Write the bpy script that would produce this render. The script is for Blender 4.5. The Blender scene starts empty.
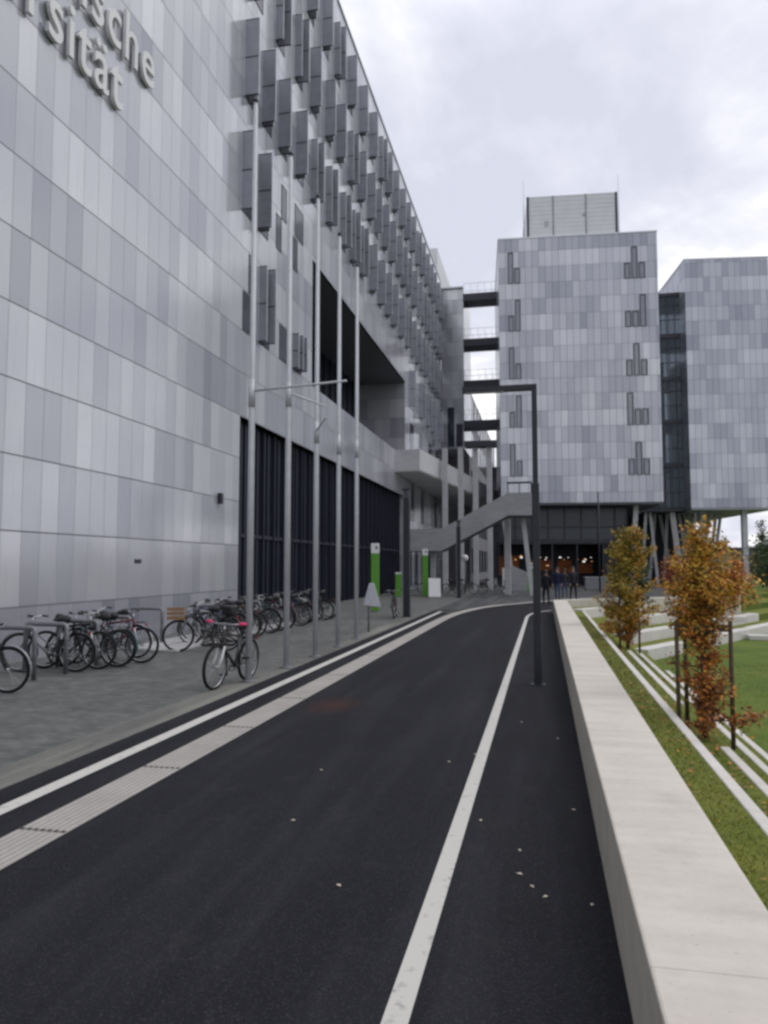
import bpy, bmesh, math, random
from mathutils import Vector, Matrix
random.seed(7)
R = math.radians
scn = bpy.context.scene
COL = scn.collection

# ------------------------------------------------------------------ helpers
class MB:
    """collects faces for ONE mesh object"""
    def __init__(s): s.v = []; s.f = []; s.m = []; s.sm = []
    def face(s, pts, m=0, sm=False):
        i = len(s.v); s.v += [tuple(p) for p in pts]
        s.f.append(tuple(range(i, i+len(pts)))); s.m.append(m); s.sm.append(sm)
    def hexa(s, p, m=0):
        i = len(s.v); s.v += [tuple(q) for q in p]
        for q in ((0,3,2,1),(4,5,6,7),(0,1,5,4),(1,2,6,5),(2,3,7,6),(3,0,4,7)):
            s.f.append(tuple(i+k for k in q)); s.m.append(m); s.sm.append(False)
    def box(s, x0,x1,y0,y1,z0,z1, m=0):
        s.hexa([(x0,y0,z0),(x1,y0,z0),(x1,y1,z0),(x0,y1,z0),(x0,y0,z1),(x1,y0,z1),(x1,y1,z1),(x0,y1,z1)], m)
    def beam(s, a, b, w, h, m=0, up=(0,0,1)):
        a=Vector(a); b=Vector(b); d=(b-a).normalized(); u=Vector(up)
        if abs(d.dot(u))>.99: u=Vector((0,1,0))
        r=d.cross(u).normalized()*(w/2); u=r.cross(d).normalized()*(h/2)
        s.hexa([a-r-u,a+r-u,b+r-u,b-r-u,a-r+u,a+r+u,b+r+u,b-r+u], m)
    def tube(s, pts, r, n=8, m=0, caps=True, sm=True):
        pts=[Vector(p) for p in pts]; k=len(pts)
        rr = list(r) if isinstance(r,(list,tuple)) else [r]*k
        base=len(s.v); u=None
        for j,p in enumerate(pts):
            d=(pts[min(j+1,k-1)]-pts[max(j-1,0)])
            d = d.normalized() if d.length>1e-9 else Vector((0,0,1))
            if u is None:
                u=d.cross(Vector((0,0,1)))
                if u.length<1e-3: u=d.cross(Vector((0,1,0)))
            u=(u-d*u.dot(d)).normalized(); w=d.cross(u)
            for q in range(n):
                a=2*math.pi*q/n
                s.v.append(tuple(p+(u*math.cos(a)+w*math.sin(a))*rr[j]))
        for j in range(k-1):
            for q in range(n):
                a=base+j*n+q; b=base+j*n+(q+1)%n
                s.f.append((a,b,b+n,a+n)); s.m.append(m); s.sm.append(sm)
        if caps:
            s.f.append(tuple(base+q for q in reversed(range(n)))); s.m.append(m); s.sm.append(False)
            s.f.append(tuple(base+(k-1)*n+q for q in range(n))); s.m.append(m); s.sm.append(False)
    def ring(s, c, R0, r, axis='y', n=28, k=6, m=0):
        b=len(s.v); c=Vector(c)
        for i in range(n):
            A=2*math.pi*i/n
            for j in range(k):
                B=2*math.pi*j/k; rad=R0+r*math.cos(B); off=r*math.sin(B)
                if axis=='y': p=Vector((rad*math.cos(A),off,rad*math.sin(A)))
                else: p=Vector((rad*math.cos(A),rad*math.sin(A),off))
                s.v.append(tuple(c+p))
        for i in range(n):
            for j in range(k):
                s.f.append((b+i*k+j,b+i*k+(j+1)%k,b+((i+1)%n)*k+(j+1)%k,b+((i+1)%n)*k+j)); s.m.append(m); s.sm.append(True)
    def prism(s, poly, d, m=0):
        """extrude a planar polygon (3D points) by vector d"""
        d=Vector(d); lo=[Vector(p) for p in poly]; hi=[p+d for p in lo]; n=len(lo)
        i=len(s.v); s.v += [tuple(p) for p in lo+hi]
        s.f.append(tuple(i+k for k in reversed(range(n)))); s.f.append(tuple(i+n+k for k in range(n)))
        s.m += [m,m]; s.sm += [False,False]
        for k in range(n):
            s.f.append((i+k,i+(k+1)%n,i+n+(k+1)%n,i+n+k)); s.m.append(m); s.sm.append(False)
    def shift(s, d):
        s.v=[(a+d[0],b+d[1],c+d[2]) for a,b,c in s.v]; return s
    def mesh(s, name, mats):
        me=bpy.data.meshes.new(name); me.from_pydata(s.v,[],s.f)
        for x in (mats if isinstance(mats,(list,tuple)) else [mats]): me.materials.append(x)
        me.polygons.foreach_set('material_index', s.m); me.polygons.foreach_set('use_smooth', s.sm)
        me.update(); return me

def fixnormals(me):
    bm=bmesh.new(); bm.from_mesh(me); bmesh.ops.recalc_face_normals(bm, faces=bm.faces); bm.to_mesh(me); bm.free()

def link(name, me, parent=None, loc=(0,0,0)):
    o=bpy.data.objects.new(name, me); COL.objects.link(o); o.location=loc
    if parent: o.parent=parent
    return o
def tag(o, label, cat, group=None):
    o['label']=label; o['category']=cat
    if group: o['group']=group
    return o
def thing(name, loc, label, cat, rz=0, group=None):
    o=bpy.data.objects.new(name, None); COL.objects.link(o); o.empty_display_size=.2
    o.location=loc; o.rotation_euler=(0,0,rz); return tag(o,label,cat,group)
def part(name, mb, mats, parent, label=None, world=False, loc=(0,0,0)):
    if world: mb.shift([-c for c in parent.location])
    me=mb.mesh(name,mats); fixnormals(me)
    o=link(name,me,parent,loc)
    if label: o['label']=label
    return o
def solo(name, mb, mats, label, cat, group=None, loc=(0,0,0), world=True):
    if world: mb.shift([-c for c in loc])
    me=mb.mesh(name,mats); fixnormals(me); return tag(link(name,me,None,loc),label,cat,group)
def struct(name, mb, mats, kind='structure'):
    me=mb.mesh(name,mats); fixnormals(me); o=link(name,me); o['kind']=kind; return o
def bevel(o, w=.01, seg=2):
    b=o.modifiers.new('Bevel','BEVEL'); b.width=w; b.segments=seg; b.limit_method='ANGLE'; b.angle_limit=R(40); return o
def dup(root, loc, rz, label, group=None):
    r=root.copy(); COL.objects.link(r); r.location=loc; r.rotation_euler=(0,0,rz); r['label']=label
    if group: r['group']=group
    for ch in list(root.children):
        c=ch.copy(); COL.objects.link(c); c.parent=r
        for g in list(ch.children):
            d=g.copy(); COL.objects.link(d); d.parent=c
    return r

# ------------------------------------------------------------------ materials
class NT:
    def __init__(s, name):
        s.mat=bpy.data.materials.new(name); s.mat.use_nodes=True; s.t=s.mat.node_tree; s.N=s.t.nodes; s.L=s.t.links
        s.b=s.N['Principled BSDF']
    def n(s, typ, **kw):
        x=s.N.new(typ)
        for k,v in kw.items(): setattr(x,k,v)
        return x
    def set(s, sock, v):
        if isinstance(v, bpy.types.NodeSocket): s.L.new(v, sock)
        else: sock.default_value=v
    def math(s, op, a, b=None, c=None):
        x=s.n('ShaderNodeMath', operation=op); s.set(x.inputs[0],a)
        if b is not None: s.set(x.inputs[1],b)
        if c is not None: s.set(x.inputs[2],c)
        return x.outputs[0]
    def mix(s, f, a, b, bt='MIX'):
        x=s.n('ShaderNodeMix', data_type='RGBA', blend_type=bt); s.set(x.inputs[0],f); s.set(x.inputs[6],a); s.set(x.inputs[7],b); return x.outputs[2]
    def xyz(s, vec):
        x=s.n('ShaderNodeSeparateXYZ'); s.L.new(vec,x.inputs[0]); return x.outputs
    def comb(s, x,y,z):
        c=s.n('ShaderNodeCombineXYZ')
        for i,q in enumerate((x,y,z)): s.set(c.inputs[i],q)
        return c.outputs[0]
    def noise(s, scale, detail=4, vec=None, rough=.5):
        x=s.n('ShaderNodeTexNoise'); x.inputs['Scale'].default_value=scale; x.inputs['Detail'].default_value=detail; x.inputs['Roughness'].default_value=rough
        if vec is not None: s.L.new(vec,x.inputs['Vector'])
        return x.outputs['Fac']
    def ramp(s, f, stops, interp='LINEAR'):
        x=s.n('ShaderNodeValToRGB'); s.set(x.inputs[0],f); cr=x.color_ramp; cr.interpolation=interp
        while len(cr.elements)<len(stops): cr.elements.new(.5)
        for e,(p,c) in zip(cr.elements,stops): e.position=p; e.color=(*c,1) if len(c)==3 else c
        return x.outputs[0]
    def obj(s): return s.n('ShaderNodeTexCoord').outputs['Object']
    def pos(s): return s.n('ShaderNodeNewGeometry').outputs['Position']
    def bump(s, h, strength=.3, dist=.01):
        x=s.n('ShaderNodeBump'); x.inputs['Strength'].default_value=strength; x.inputs['Distance'].default_value=dist; s.L.new(h,x.inputs['Height']); s.L.new(x.outputs[0],s.b.inputs['Normal'])
    def out(s, col=None, rough=None, metal=None, spec=None):
        for k,v in (('Base Color',col),('Roughness',rough),('Metallic',metal),('Specular IOR Level',spec)):
            if v is not None:
                if isinstance(v,tuple) and len(v)==3: v=(*v,1)
                s.set(s.b.inputs[k],v)
        return s.mat

def plain(name, col, rough=.5, metal=0., spec=.5, var=.12, scale=6., bump=0.):
    t=NT(name); nz=t.noise(scale,5,t.obj())
    a=tuple(c*(1-var) for c in col); b=tuple(min(1,c*(1+var)) for c in col)
    c=t.ramp(nz,[(.3,a),(.7,b)])
    rr=t.math('ADD', t.math('MULTIPLY',nz,.15), rough-.075)
    if bump: t.bump(t.noise(scale*8,4,t.obj()),bump,.005)
    return t.out(c,rr,metal,spec)

def panels(name, pw, rh, z0, lo, hi, rough=.3, metal=.55, soft=.5, jit=.02, wnz=.55, vf=2.3):
    """cladding of tall metal panels in several anodised tones, open joints between"""
    t=NT(name); x,y,z=t.xyz(t.obj())
    u=t.math('DIVIDE',t.math('ADD',t.math('ADD',x,y),200*pw),pw); v=t.math('DIVIDE',t.math('SUBTRACT',z,z0),rh)
    iu=t.math('FLOOR',u); iv=t.math('FLOOR',v); fu=t.math('FRACT',u); fv=t.math('FRACT',v)
    wn=t.n('ShaderNodeTexWhiteNoise',noise_dimensions='2D'); t.L.new(t.comb(iu,iv,0.),wn.inputs['Vector'])
    wr=t.n('ShaderNodeTexWhiteNoise',noise_dimensions='1D'); t.L.new(iv,wr.inputs['W'])
    nz=t.noise(1.,1.5,t.comb(t.math('MULTIPLY',iu,.21),t.math('MULTIPLY',iv,vf),0.))
    lf=t.math('MULTIPLY',t.math('SUBTRACT',nz,.5),2.1)
    tone=t.math('ADD',t.math('ADD',t.math('MULTIPLY',t.math('SUBTRACT',wn.outputs[0],.5),wnz),t.math('MULTIPLY',lf,soft*1.5)),.5)
    tone=t.math('ADD',tone,t.math('MULTIPLY',t.math('SUBTRACT',wr.outputs[0],.5),.22))
    tone=t.math('DIVIDE',t.math('ROUND',t.math('MULTIPLY',tone,6.)),6.)
    dirt=t.noise(.35,6,t.obj(),.6)
    col=t.ramp(tone,[(0.,lo),(1.,hi)])
    col=t.mix(t.math('MULTIPLY',t.math('SUBTRACT',dirt,.35),.35),col,(lo[0]*.9,lo[1]*.9,lo[2]*.9,1))
    # streaks running down from the joints
    st=t.noise(1.,5,t.comb(t.math('MULTIPLY',t.math('ADD',x,y),9.),t.math('MULTIPLY',z,.6),0.),.65)
    col=t.mix(t.math('MULTIPLY',t.math('MAXIMUM',t.math('SUBTRACT',st,.56),0.),1.1),col,(lo[0]*.7,lo[1]*.7,lo[2]*.7,1))
    ju=t.math('LESS_THAN',t.math('MINIMUM',fu,t.math('SUBTRACT',1.,fu)),(.009 if pw<.6 else .022)/pw)
    jv=t.math('LESS_THAN',t.math('MINIMUM',fv,t.math('SUBTRACT',1.,fv)),.016/rh)
    col=t.mix(t.math('MULTIPLY',ju,.45),col,(.06,.06,.07,1)); col=t.mix(t.math('MULTIPLY',jv,.8),col,(.05,.05,.06,1))
    j=t.math('MAXIMUM',ju,jv)
    # every panel is hung a hair out of true
    g=t.n('ShaderNodeNewGeometry'); wc=t.n('ShaderNodeVectorMath',operation='SUBTRACT'); t.L.new(wn.outputs[1],wc.inputs[0]); wc.inputs[1].default_value=(.5,.5,.5)
    sc=t.n('ShaderNodeVectorMath',operation='SCALE'); t.L.new(wc.outputs[0],sc.inputs[0]); sc.inputs['Scale'].default_value=jit
    ad=t.n('ShaderNodeVectorMath',operation='ADD'); t.L.new(g.outputs['Normal'],ad.inputs[0]); t.L.new(sc.outputs[0],ad.inputs[1])
    nm=t.n('ShaderNodeVectorMath',operation='NORMALIZE'); t.L.new(ad.outputs[0],nm.inputs[0]); t.L.new(nm.outputs[0],t.b.inputs['Normal'])
    rr=t.math('ADD',t.math('MULTIPLY',dirt,.14),rough-.07)
    return t.out(col,t.math('ADD',rr,t.math('MULTIPLY',j,.3)),t.math('MULTIPLY',t.math('SUBTRACT',1.,j),metal),.5)

M={}
M['clad']=panels('cladding_panels',.585,1.533,1.10,(.31,.32,.365),(.67,.675,.70),.16,.38,.5,.008,.38,1.3)
M['clad_tower']=panels('cladding_panels_tower',.62,1.525,.99,(.30,.31,.355),(.58,.59,.625),.2,.42,.85,.01,.36,.62)
M['clad_east']=panels('cladding_panels_east',.62,1.525,.99,(.30,.31,.36),(.55,.565,.61),.2,.42,.8,.01,.36,.62)
M['shutter']=plain('perforated_shutter_metal',(.31,.315,.36),.38,.4,.5,.1,3)
M['shutter_edge']=plain('shutter_frame_metal',(.50,.51,.55),.4,.5,.5,.1,3)
M['navy']=plain('navy_glazing_panel',(.012,.014,.026),.32,0,.35,.2,2)
M['navyrib']=plain('navy_rib_metal',(.018,.020,.032),.5,.2,.4)
M['darkglass']=plain('dark_window_glass',(.035,.04,.055),.12,0,.6,.1,2)
M['blueglass']=plain('blue_curtain_glass',(.08,.105,.135),.08,.45,.7,.15,.6)
M['baseglass']=plain('shaded_base_glass',(.05,.06,.075),.2,0,.4,.1,1.)
M['frame']=plain('dark_window_frame',(.035,.037,.048),.45,.3,.5)
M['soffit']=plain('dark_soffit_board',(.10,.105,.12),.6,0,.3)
M['roof']=plain('roof_gravel',(.28,.28,.28),.9,0,.2)
M['coping']=plain('pale_metal_coping',(.55,.56,.58),.35,.6,.5)
M['concrete_dark']=plain('grey_facade_concrete',(.25,.25,.265),.75,0,.3,.12,1.2,.1)
M['render']=plain('light_grey_metal_sheet',(.56,.57,.575),.5,.1,.4,.05,1.)
M['pole']=plain('brushed_aluminium',(.50,.51,.535),.5,.25,.4,.06,8)
M['lamp']=plain('anthracite_paint',(.022,.023,.03),.5,0,.4)
M['white']=plain('white_paint',(.74,.74,.73),.5,0,.4,.06)
M['letter']=plain('white_letter_enamel',(.66,.66,.66),.42,0,.4,.04)
M['lettergrey']=plain('letter_return_metal',(.5,.5,.52),.4,.3)
M['green']=plain('pylon_green',(.10,.30,.025),.42,0,.45,.06)
M['greylite']=plain('grey_sheet_metal',(.33,.34,.36),.45,.3,.5)
M['galv']=plain('galvanised_steel',(.20,.205,.215),.5,.5,.5,.2,12)
M['rubber']=plain('black_rubber',(.012,.012,.013),.75,0,.25)
M['black']=plain('black_plastic',(.015,.015,.017),.5,0,.4)
M['chrome']=plain('bike_alloy',(.42,.42,.43),.32,.85,.5)
M['pink']=plain('pink_rubber_grip',(.75,.05,.17),.5,0,.4,.05)
M['reflector']=plain('red_reflector',(.25,.01,.015),.3)
M['wood']=plain('stake_wood',(.085,.062,.042),.8,0,.2,.3,14)
M['crate']=plain('crate_wood',(.26,.15,.07),.7,0,.3,.25,14)
M['wicker']=plain('dark_wire_basket',(.03,.03,.03),.5,.3,.4)
M['brick_red']=plain('dull_red_roof',(.20,.07,.05),.8,0,.2)
M['far_grey']=plain('distant_grey_wall',(.13,.14,.16),.8,0,.2)
M['far_yellow']=plain('distant_yellow_wall',(.42,.33,.14),.8,0,.2)
M['lampglow']=NT('warm_lamp_glow').mat
_b=M['lampglow'].node_tree.nodes['Principled BSDF']; _b.inputs['Base Color'].default_value=(.9,.5,.2,1); _b.inputs['Emission Color'].default_value=(1,.45,.14,1); _b.inputs['Emission Strength'].default_value=.55
M['whiteglow']=NT('white_lamp_glow').mat
_b=M['whiteglow'].node_tree.nodes['Principled BSDF']; _b.inputs['Emission Color'].default_value=(1,.95,.88,1); _b.inputs['Emission Strength'].default_value=.9
M['orangewall']=plain('orange_shop_shelf',(.42,.13,.035),.6,0,.3,.3,1.5)

t=NT('clear_curtain_glass'); t.out((.10,.125,.155),.06,.2,.6); tr=t.n('ShaderNodeBsdfTransparent'); tr.inputs[0].default_value=(.80,.88,.92,1); ms=t.n('ShaderNodeMixShader'); ms.inputs[0].default_value=.58
t.L.new(t.b.outputs[0],ms.inputs[1]); t.L.new(tr.outputs[0],ms.inputs[2]); t.L.new(ms.outputs[0],t.N['Material Output'].inputs[0]); M['clearglass']=t.mat
t=NT('bike_paint'); oi=t.n('ShaderNodeObjectInfo'); M['paint']=t.out(oi.outputs['Color'],.35,.1,.5)

# asphalt: dark, speckled with stone chips, patchy
def asphalt(name, base, chip, stain=None):
    t=NT(name); p=t.pos()
    big=t.noise(.5,6,p,.6); fine=t.noise(90,2,p); mid=t.noise(9,5,p,.65)
    vo=t.n('ShaderNodeTexVoronoi'); vo.inputs['Scale'].default_value=120; t.L.new(p,vo.inputs['Vector'])
    col=t.ramp(t.math('ADD',t.math('MULTIPLY',big,.5),t.math('MULTIPLY',mid,.5)),[(.3,tuple(c*.72 for c in base)),(.7,tuple(c*1.3 for c in base))])
    sx_=t.xyz(p); streak=t.noise(1.,6,t.comb(t.math('MULTIPLY',sx_[0],2.2),t.math('MULTIPLY',sx_[1],.16),0.),.6)
    col=t.mix(t.math('MULTIPLY',t.math('MAXIMUM',t.math('SUBTRACT',streak,.47),0.),2.2),col,(base[0]*2.6,base[1]*2.55,base[2]*2.3,1))
    spot=t.noise(2.3,7,p,.72); col=t.mix(t.math('MULTIPLY',t.math('MAXIMUM',t.math('SUBTRACT',spot,.57),0.),2.5),col,(base[0]*3.2,base[1]*3.0,base[2]*2.5,1))
    ch=t.math('GREATER_THAN',t.xyz(vo.outputs['Color'])[0],.86)
    col=t.mix(t.math('MULTIPLY',ch,t.math('MULTIPLY',fine,.5)),col,(*chip,1))
    if stain:
        px,py,pz=t.xyz(p)
        dx=t.math('DIVIDE',t.math('SUBTRACT',px,stain[0]),.5); dy=t.math('DIVIDE',t.math('SUBTRACT',py,stain[1]),.8)
        d=t.math('SQRT',t.math('ADD',t.math('MULTIPLY',dx,dx),t.math('MULTIPLY',dy,dy)))
        f=t.math('MULTIPLY',t.math('MAXIMUM',t.math('SUBTRACT',.9,t.math('ADD',d,t.math('MULTIPLY',t.math('SUBTRACT',mid,.5),1.6))),0.),.8)
        col=t.mix(f,col,(.06,.026,.018,1))
    t.bump(t.math('ADD',fine,t.math('MULTIPLY',vo.outputs['Distance'],1.5)),.35,.006)
    return t.out(col,t.math('ADD',t.math('MULTIPLY',mid,.16),.76),0.,.14)
M['asphalt']=asphalt('fresh_black_asphalt',(.0125,.0130,.0165),(.07,.07,.075),(-2.90,10.25))
M['asphalt2']=asphalt('older_grey_asphalt',(.062,.064,.066),(.12,.12,.12))

# plaza: small setts
t=NT('grey_plaza_setts'); p=t.pos(); br=t.n('ShaderNodeTexBrick'); t.L.new(p,br.inputs['Vector'])
br.inputs['Scale'].default_value=1.; br.inputs['Brick Width'].default_value=.2; br.inputs['Row Height'].default_value=.1; br.inputs['Mortar Size'].default_value=.006
br.inputs['Color1'].default_value=(.072,.079,.075,1); br.inputs['Color2'].default_value=(.15,.155,.147,1); br.inputs['Mortar'].default_value=(.045,.047,.047,1)
big=t.noise(.45,6,p,.6); mid=t.noise(3.5,5,p,.6)
c=t.mix(.55,br.outputs['Color'],t.ramp(t.math('ADD',t.math('MULTIPLY',big,.4),t.math('MULTIPLY',mid,.6)),[(.38,(.058,.064,.060)),(.5,(.098,.104,.097)),(.61,(.185,.178,.163))]))
t.bump(br.outputs['Fac'],-.4,.004); M['setts']=t.out(c,t.math('ADD',t.math('MULTIPLY',mid,.2),.6),0.,.3)

# fair-faced concrete, cast in bays
def concrete(name, col, bay=0., axis=1):
    t=NT(name); p=t.pos(); s=t.xyz(p)
    n1=t.noise(.8,7,p,.65); n2=t.noise(14,6,p,.7)
    # faint board marks running across
    bm_=t.noise(1.,3,t.comb(t.math('MULTIPLY',s[0],.8),t.math('MULTIPLY',s[1],7.),t.math('MULTIPLY',s[2],6.)),.5)
    f=t.math('ADD',t.math('ADD',t.math('MULTIPLY',n1,.45),t.math('MULTIPLY',n2,.2)),t.math('MULTIPLY',bm_,.35))
    c=t.ramp(f,[(.34,tuple(q*.80 for q in col)),(.52,col),(.68,tuple(min(1,q*1.12) for q in col))])
    wt=t.noise(2.1,8,p,.72); c=t.mix(t.math('MULTIPLY',t.math('MAXIMUM',t.math('SUBTRACT',wt,.54),0.),1.5),c,(col[0]*.55,col[1]*.54,col[2]*.5,1))
    sp=t.math('GREATER_THAN',t.noise(38,3,p),.70); c=t.mix(t.math('MULTIPLY',sp,.45),c,(col[0]*.5,col[1]*.48,col[2]*.45,1))
    if bay:
        fr=t.math('FRACT',t.math('DIVIDE',t.math('ADD',s[axis],100.3),bay)); jj=t.math('LESS_THAN',fr,.006/bay); c=t.mix(t.math('MULTIPLY',jj,.5),c,(.16,.15,.14,1))
    t.bump(n2,.25,.004); return t.out(c,.72,0.,.3)
M['wallc']=concrete('pale_cast_concrete',(.54,.505,.44),2.4)
M['kerbc']=concrete('kerb_concrete',(.56,.54,.495))
M['seatc']=concrete('seat_concrete',(.56,.54,.50))
M['stairc']=concrete('stair_concrete',(.33,.33,.345))
M['galleryc']=concrete('gallery_concrete',(.50,.50,.515))
M['colc']=concrete('column_concrete',(.46,.46,.475))
M['slabc']=concrete('pale_paving_slab',(.42,.42,.41),1.2)

t=NT('white_road_paint'); p=t.pos(); wear=t.noise(11,6,p,.7); w2=t.noise(1.7,4,p)
c=t.mix(t.ramp(wear,[(.56,(0,0,0)),(.72,(1,1,1))]),(.53,.52,.475,1),(.20,.20,.20,1)); c=t.mix(t.math('MULTIPLY',w2,.3),c,(.42,.41,.38,1)); M['paintline']=t.out(c,.6,0.,.3)
# tactile guide strip: ribbed pale stone
t=NT('ribbed_guide_paving'); p=t.pos(); n1=t.noise(1.3,6,p,.6); n2=t.noise(30,4,p,.6)
c=t.ramp(t.math('ADD',t.math('MULTIPLY',n1,.6),t.math('MULTIPLY',n2,.4)),[(.3,(.28,.265,.24)),(.7,(.43,.41,.38))]); M['tactile']=t.out(c,.7,0.,.3)
M['sandstrip']=asphalt('sandy_paver_strip',(.125,.126,.117),(.22,.21,.2))
M['tactgap']=plain('guide_paving_gap',(.03,.03,.032),.8)

t=NT('mown_lawn'); p=t.pos(); n1=t.noise(.7,5,p,.6); n2=t.noise(16,5,p,.7)
c=t.ramp(t.math('ADD',t.math('MULTIPLY',n1,.6),t.math('MULTIPLY',n2,.4)),[(.3,(.045,.085,.008)),(.5,(.082,.128,.013)),(.7,(.14,.155,.026))])
t.bump(n2,.8,.03); M['lawn']=t.out(c,.85,0.,.2)
t=NT('far_ground'); p=t.pos(); n1=t.noise(.05,6,p); c=t.ramp(n1,[(.35,(.05,.055,.05)),(.65,(.09,.09,.085))]); M['ground']=t.out(c,.9,0.,.2)

t=NT('terrace_grass'); p=t.pos(); n1=t.noise(.9,5,p,.6); n2=t.noise(16,5,p,.7)
c=t.ramp(t.math('ADD',t.math('MULTIPLY',n1,.6),t.math('MULTIPLY',n2,.4)),[(.3,(.07,.105,.012)),(.5,(.12,.142,.018)),(.7,(.20,.175,.035))])
t.bump(n2,.8,.03); M['terrace']=t.out(c,.85,0.,.2)
def leafmat(name, c):
    t=NT(name); n1=t.noise(5,3,t.pos()); a=tuple(q*.7 for q in c); b=tuple(q*1.3 for q in c)
    t.L.new(t.ramp(n1,[(.3,a),(.7,b)]), t.b.inputs['Base Color']); t.b.inputs['Roughness'].default_value=.55
    t.b.inputs['Subsurface Weight'].default_value=0; return t.mat
LM={k:leafmat('leaf_'+k,c) for k,c in dict(olive=(.32,.24,.03),yellow=(.54,.31,.03),orange=(.54,.22,.025),rust=(.38,.12,.025),brown=(.20,.085,.03),green=(.07,.10,.025),dark=(.03,.055,.022),red=(.30,.07,.04),grass=(.135,.155,.02),straw=(.19,.175,.035),lawnblade=(.065,.12,.015)).items()}
M['bark']=plain('tree_bark',(.085,.07,.055),.85,0,.2,.3,18,.3)

# ------------------------------------------------------------------ sky and light
w=bpy.data.worlds.new('World'); scn.world=w; w.use_nodes=True; nt=w.node_tree; N=nt.nodes; L=nt.links; N.clear()
SUN_EL, SUN_AZ = R(52), R(62)      # overcast sun, high to the right
sky=N.new('ShaderNodeTexSky'); sky.sky_type='NISHITA'; sky.sun_disc=False; sky.sun_elevation=SUN_EL; sky.sun_rotation=SUN_AZ; sky.dust_density=3
tc=N.new('ShaderNodeTexCoord'); sp=N.new('ShaderNodeSeparateXYZ'); L.new(tc.outputs['Generated'],sp.inputs[0])
def wm(op,a,b=None):
    x=N.new('ShaderNodeMath'); x.operation=op
    for i,q in enumerate((a,b)):
        if q is None: continue
        if isinstance(q,bpy.types.NodeSocket): L.new(q,x.inputs[i])
        else: x.inputs[i].default_value=q
    return x.outputs[0]
zz=wm('ADD',wm('MAXIMUM',sp.outputs[2],0.),.22)
cv=N.new('ShaderNodeCombineXYZ'); L.new(wm('DIVIDE',sp.outputs[0],zz),cv.inputs[0]); L.new(wm('DIVIDE',sp.outputs[1],zz),cv.inputs[1]); cv.inputs[2].default_value=2.3
def wn(scale,detail,rough,dist=0.):
    x=N.new('ShaderNodeTexNoise'); L.new(cv.outputs[0],x.inputs['Vector']); x.inputs['Scale'].default_value=scale; x.inputs['Detail'].default_value=detail; x.inputs['Roughness'].default_value=rough; x.inputs['Distortion'].default_value=dist; return x.outputs['Fac']
cl=wm('ADD',wm('MULTIPLY',wn(1.9,7,.52,.5),.70),wm('MULTIPLY',wn(5.2,6,.55,.3),.30))
rp=N.new('ShaderNodeValToRGB'); L.new(cl,rp.inputs[0]); cr=rp.color_ramp; cr.elements.new(.5); cr.elements.new(.6)
for e,(ps,c) in zip(cr.elements,((.40,(7.0,7.15,8.3)),(.48,(8.0,8.1,9.2)),(.54,(9.3,9.35,10.)),(.60,(11.9,11.9,11.9)))): e.position=ps; e.color=(c[0]/12,c[1]/12,c[2]/12,1)
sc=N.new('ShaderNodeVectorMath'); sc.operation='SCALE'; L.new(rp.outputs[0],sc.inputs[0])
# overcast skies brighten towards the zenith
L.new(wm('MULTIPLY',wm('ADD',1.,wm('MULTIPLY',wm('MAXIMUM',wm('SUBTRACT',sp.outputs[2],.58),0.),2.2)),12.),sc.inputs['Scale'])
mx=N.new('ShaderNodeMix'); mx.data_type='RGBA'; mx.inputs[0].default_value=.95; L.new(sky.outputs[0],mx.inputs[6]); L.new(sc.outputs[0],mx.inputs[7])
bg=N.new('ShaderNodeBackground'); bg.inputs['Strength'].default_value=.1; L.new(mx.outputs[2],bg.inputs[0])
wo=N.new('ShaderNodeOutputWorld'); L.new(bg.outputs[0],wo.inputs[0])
sd=bpy.data.lights.new('sun','SUN'); sd.energy=.8; sd.angle=R(25); sd.color=(1,.96,.9)
so=bpy.data.objects.new('sun',sd); COL.objects.link(so)
sv=Vector((math.sin(SUN_AZ)*math.cos(SUN_EL),math.cos(SUN_AZ)*math.cos(SUN_EL),math.sin(SUN_EL)))
so.rotation_euler=sv.to_track_quat('Z','Y').to_euler(); so.location=(30,10,60)

# ------------------------------------------------------------------ camera
cd=bpy.data.cameras.new('camera'); cam=bpy.data.objects.new('camera',cd); COL.objects.link(cam); scn.camera=cam
cd.sensor_fit='VERTICAL'; cd.sensor_height=36; cd.lens=750/1024*36; cd.clip_end=4000; cd.clip_start=.05
cam.location=(0,0,1.95); cam.rotation_euler=(R(90+4.042),0,R(12.013))
scn.view_settings.view_transform='Standard'; scn.view_settings.look='None'; scn.view_settings.exposure=.06; scn.view_settings.gamma=1
scn.render.film_transparent=False
try: scn.cycles.filter_width=2.8; scn.cycles.max_bounces=6
except Exception: pass

# ------------------------------------------------------------------ ground
D=Vector((.5,.866,0))
RZ=[.53,.245,-.04,-.325,-.61,-.895]                 # wall top, four kerbs, bowl lawn
RX=[.885,1.41,1.91,2.40,2.89]
RY=[31.6,29.2,27.0,25.2,23.6]
Sp=[Vector((x,y,0)) for x,y in zip(RX,RY)]
FAR=46.
mb=MB()
e0=Sp[0]+D*FAR
mb.face([(-900,-400,-.03),(.60,-400,-.03),(.60,32,-.03),(.60,1600,-.03),(-900,1600,-.03)])
mb.face([(.60,-400,-.03),(900,-400,-.03),(900,-14,-.03),(.60,-14,-.03)])
mb.face([(.60,31.8,-.03),(e0.x,e0.y,-.03),(e0.x,1600,-.03),(.60,1600,-.03)])
mb.face([(e0.x,e0.y,-.03),(60,e0.y,-.03),(60,-14,-.03),(900,-14,-.03),(900,1600,-.03),(e0.x,1600,-.03)])
struct('ground',mb,M['ground'])

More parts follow.
